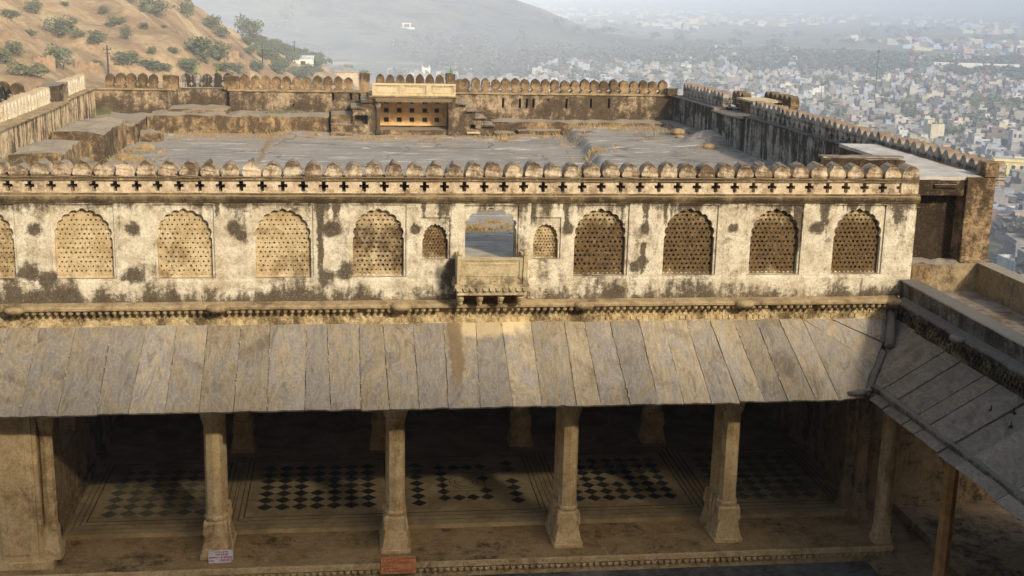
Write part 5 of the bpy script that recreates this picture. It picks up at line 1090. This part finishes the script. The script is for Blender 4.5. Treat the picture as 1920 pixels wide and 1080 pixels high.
stuffv = MB(); stuffc = []
def add_stuff(m_, x, y, z, s, rz, col, roofc=(.36, .34, .31)):
    c, sn = math.cos(rz), math.sin(rz); o = len(stuffv.v)
    for (px, py, pz) in m_.v: stuffv.v.append((x+(px*s[0]*c-py*s[1]*sn), y+(px*s[0]*sn+py*s[1]*c), z+pz*s[2]))
    for f, mi in zip(m_.f, m_.mi): stuffv.f.append(tuple(i+o for i in f)); stuffv.mi.append(0); stuffc.extend([col if mi == 0 else roofc if mi == 1 else (.03, .03, .03)]*len(f))
nh = 0
for i, (x, y, r_) in enumerate(houses):
    k = rg.choices(range(8), [5, 5, 5, 3, 3, 2, 2, .4])[0]; m_, d, st = HP[k]; nm, c = rg.choice(PAL); s_ = (rg.uniform(3.8, 8), rg.uniform(4, 7.), rg.uniform(.66, .95)) if r_ > 430 else (rg.uniform(6, 10), rg.uniform(5.5, 9), rg.uniform(.85, 1.05)); rz = rg.choice((0, math.pi/2, math.pi, -math.pi/2))+rg.uniform(-.35, .1)
    k_ = rg.uniform(.46, .86); g_ = sum(c)/3; c = tuple((v*.72+g_*.28)*k_ for v in c)
    if i < 285:
        sn = 'one' if st == 1 else 'two' if st == 2 else 'three'
        near = 'below the corner block' if r_ < 420 else 'behind the shaded parapet' if r_ < 600 else 'in the middle of the hazy town' if r_ < 760 else 'at the far hazy edge of the town'
        h_ = empty('town_house', (x, y, PLAIN), rz, None, f'{nm} {sn} storey flat roofed house {near}', 'house', f'{nm} {sn} storey houses {near}')
        if hmesh[k] is None: hmesh[k] = m_.build('wall', [M_HOUSE, M_ROOFT, M_TANKB], h_); b = hmesh[k]
        else: b = dup(hmesh[k], h_)
        b.scale = s_; b.color = c+(1,)
        if i < 170:
            faces = [(0, -1)]+([(1, 0)] if rg.random() < .7 else [(-1, 0)])
            for fx, fy in faces:
                n_ = rg.randint(2, 3)
                for sto in range(st):
                    for q in range(n_):
                        if rg.random() < .2: continue
                        t = (q+.5)/n_-.5; zz = (3.1*sto+1.1)*s_[2]
                        l = (t*s_[0], -d/2*s_[1], zz) if fy else (fx*.5*s_[0], t*d*s_[1], zz); rzz = 0 if fy else (math.pi/2 if fx > 0 else -math.pi/2)
                        if W0[0] is None: W0[0] = wmb.build('window', [M_HOUSE, M_GLASS], h_); w_ = W0[0]; w_.location = l; w_.rotation_euler[2] = rzz
                        else: w_ = dup(W0[0], h_, l, rzz)
                        w_.color = (.5, .5, .52, 1); w_.scale = (rg.uniform(.8, 1.3), 1, rg.uniform(.9, 1.2))
    else: add_stuff(m_, x, y, PLAIN, s_, rz, c)
rf = RG(91)
for i in range(1850):
    th = rf.uniform(.1, .72); r_ = 1150*math.exp(rf.uniform(0, 1.25)); x = r_*math.sin(th); y = -24.4+r_*math.cos(th)
    if float(vnoise(x*.006, y*.004, 61)) < .50 or float(mount_z(x, y)) > PLAIN: continue
    m_, d, st = HP[rf.randrange(8)]; add_stuff(m_, x, y, PLAIN, (rf.uniform(7, 20), rf.uniform(6, 10), rf.uniform(.55, .95)), rf.uniform(-.3, .3), tuple(v*rf.uniform(.8, 1.) for v in rf.choice(PAL)[1]))
so_ = stuffv.build('distant_town', M_HOUSEV); at = so_.data.color_attributes.new('Col', 'FLOAT_COLOR', 'CORNER')
at.data.foreach_set('color', np.concatenate([np.asarray(stuffc, np.float32), np.ones((len(stuffc), 1), np.float32)], 1).ravel()); tag(so_, 'distant pale houses fading into haze beyond the near town', 'town', kind='stuff')
# the yellow house and a long white building
def big_house(x, y, w, d, h, col, label, nw, rz):
    h_ = empty('town_house', (x, y, PLAIN), rz, None, label, 'house'); mb = MB(); mb.box(-w/2, w/2, 0, d, -1, h, 0); mb.box(-w/2-.2, w/2+.2, -.2, d+.2, h, h+.25, 0); mb.box(-w/2, w/2, 0, .2, h+.25, h+.9, 0); mb.box(-w/2, -w/2+.2, .2, d, h+.25, h+.9, 0); mb.box(w/2-.2, w/2, .2, d, h+.25, h+.9, 0); mb.box(-w/2+.3, w/2-.3, .3, d-.3, h+.252, h+.28, 1)
    mb.build('wall', [M_HOUSE, M_ROOFT], h_).color = col+(1,)
    for sto in range(int(h//3)):
        for q in range(nw): w_ = dup(W0[0], h_, ((q+.5)/nw*w-w/2, 0, 3*sto+1.), 0); w_.scale = (1.25, 1, 1.1); w_.color = (.62, .58, .45, 1)
    return h_
big_house(209, 351, 12.5, 9, 6.4, hx('E6D492'), 'pale yellow two storey house just beyond the corner block', 5, -.42)
big_house(470, 890, 62, 12, 8, hx('EDEAE2'), 'long white institutional building among trees beyond the town', 12, -.3)
# town trees
TT = []
for k in range(3):
    lob = [(rg.uniform(-.3, .3), rg.uniform(-.3, .3), rg.uniform(.45, .8), rg.uniform(.2, .34), rg.uniform(.2, .34), rg.uniform(.15, .26)) for _ in range(7)]
    e = empty('tree', (0, 0, -300)); crown_mb(rg, lob, 330, .075).build('crown', M_LEAFD, e); trunk_mb(rg, .4, .25, .03).build('trunk', M_TRUNK, e); TT.append(e)
for i, (x, y, r_) in enumerate(trees_t[:150]):
    s_ = rg.uniform(6, 10); near = 'below the corner block' if r_ < 450 else 'behind the shaded parapet' if r_ < 700 else 'at the far edge of the town'
    plant(TT, i, x, y, s_, s_*rg.uniform(.7, .95), PLAIN-.2, f'dark green tree between houses {near}', 'tree', f'town trees {near}')
wood = MB(); cm = [crown_mb(rg, [(rg.uniform(-.3, .3), rg.uniform(-.3, .3), rg.uniform(.3, .7), .3, .3, .25) for _ in range(6)], 110, .12) for _ in range(4)]
def wtree(x, y, s_, z=PLAIN):
    m_ = cm[rf.randrange(4)]; o = len(wood.v); a = rf.uniform(0, 6.28); c, sn = math.cos(a), math.sin(a)
    wood.v += [(x+(p[0]*c-p[1]*sn)*s_, y+(p[0]*sn+p[1]*c)*s_, z-.3+p[2]*s_*.85) for p in m_.v]; wood.f += [tuple(i+o for i in f) for f in m_.f]; wood.mi += m_.mi
for (x, y, r_) in trees_t[150:]: wtree(x, y, rf.uniform(8, 13))
for i in range(1500):
    th = rf.uniform(-.06, .6); r_ = rf.uniform(880, 1180) if i < 1100 else rf.uniform(1200, 2400); x = r_*math.sin(th); y = -24.4+r_*math.cos(th)
    z = max(PLAIN, float(mount_z(x, y)))
    if r_ < 960 and th > .17: continue
    if float(vnoise(x*.008, y*.008, 71)) < (.3 if r_ < 1200 else .5): continue
    wtree(x, y, rf.uniform(9, 15), z)
tag(wood.build('distant_woodland', M_WOOD), 'band of hazy dark trees beyond the town and below the mountain', 'woodland', kind='stuff')
for p in BUSHP+TREEP+TT:
    if p.location.z < -290: print('unused proto', p.name)
# ================================================================ HAZE
mb = MB(); mb.box(-9600, 9600, -9700, 9600, PLAIN-8, 118); hzm = bpy.data.materials.new('haze_air'); hzm.use_nodes = True; t = hzm.node_tree; t.nodes.clear()
o_ = t.nodes.new('ShaderNodeOutputMaterial'); v_ = t.nodes.new('ShaderNodeVolumePrincipled'); v_.inputs['Color'].default_value = (.67, .77, .93, 1); v_.inputs['Density'].default_value = HAZE; v_.inputs['Anisotropy'].default_value = -.6
t.links.new(v_.outputs[0], o_.inputs['Volume']); hzo = mb.build('haze', hzm); tag(hzo, kind='stuff')
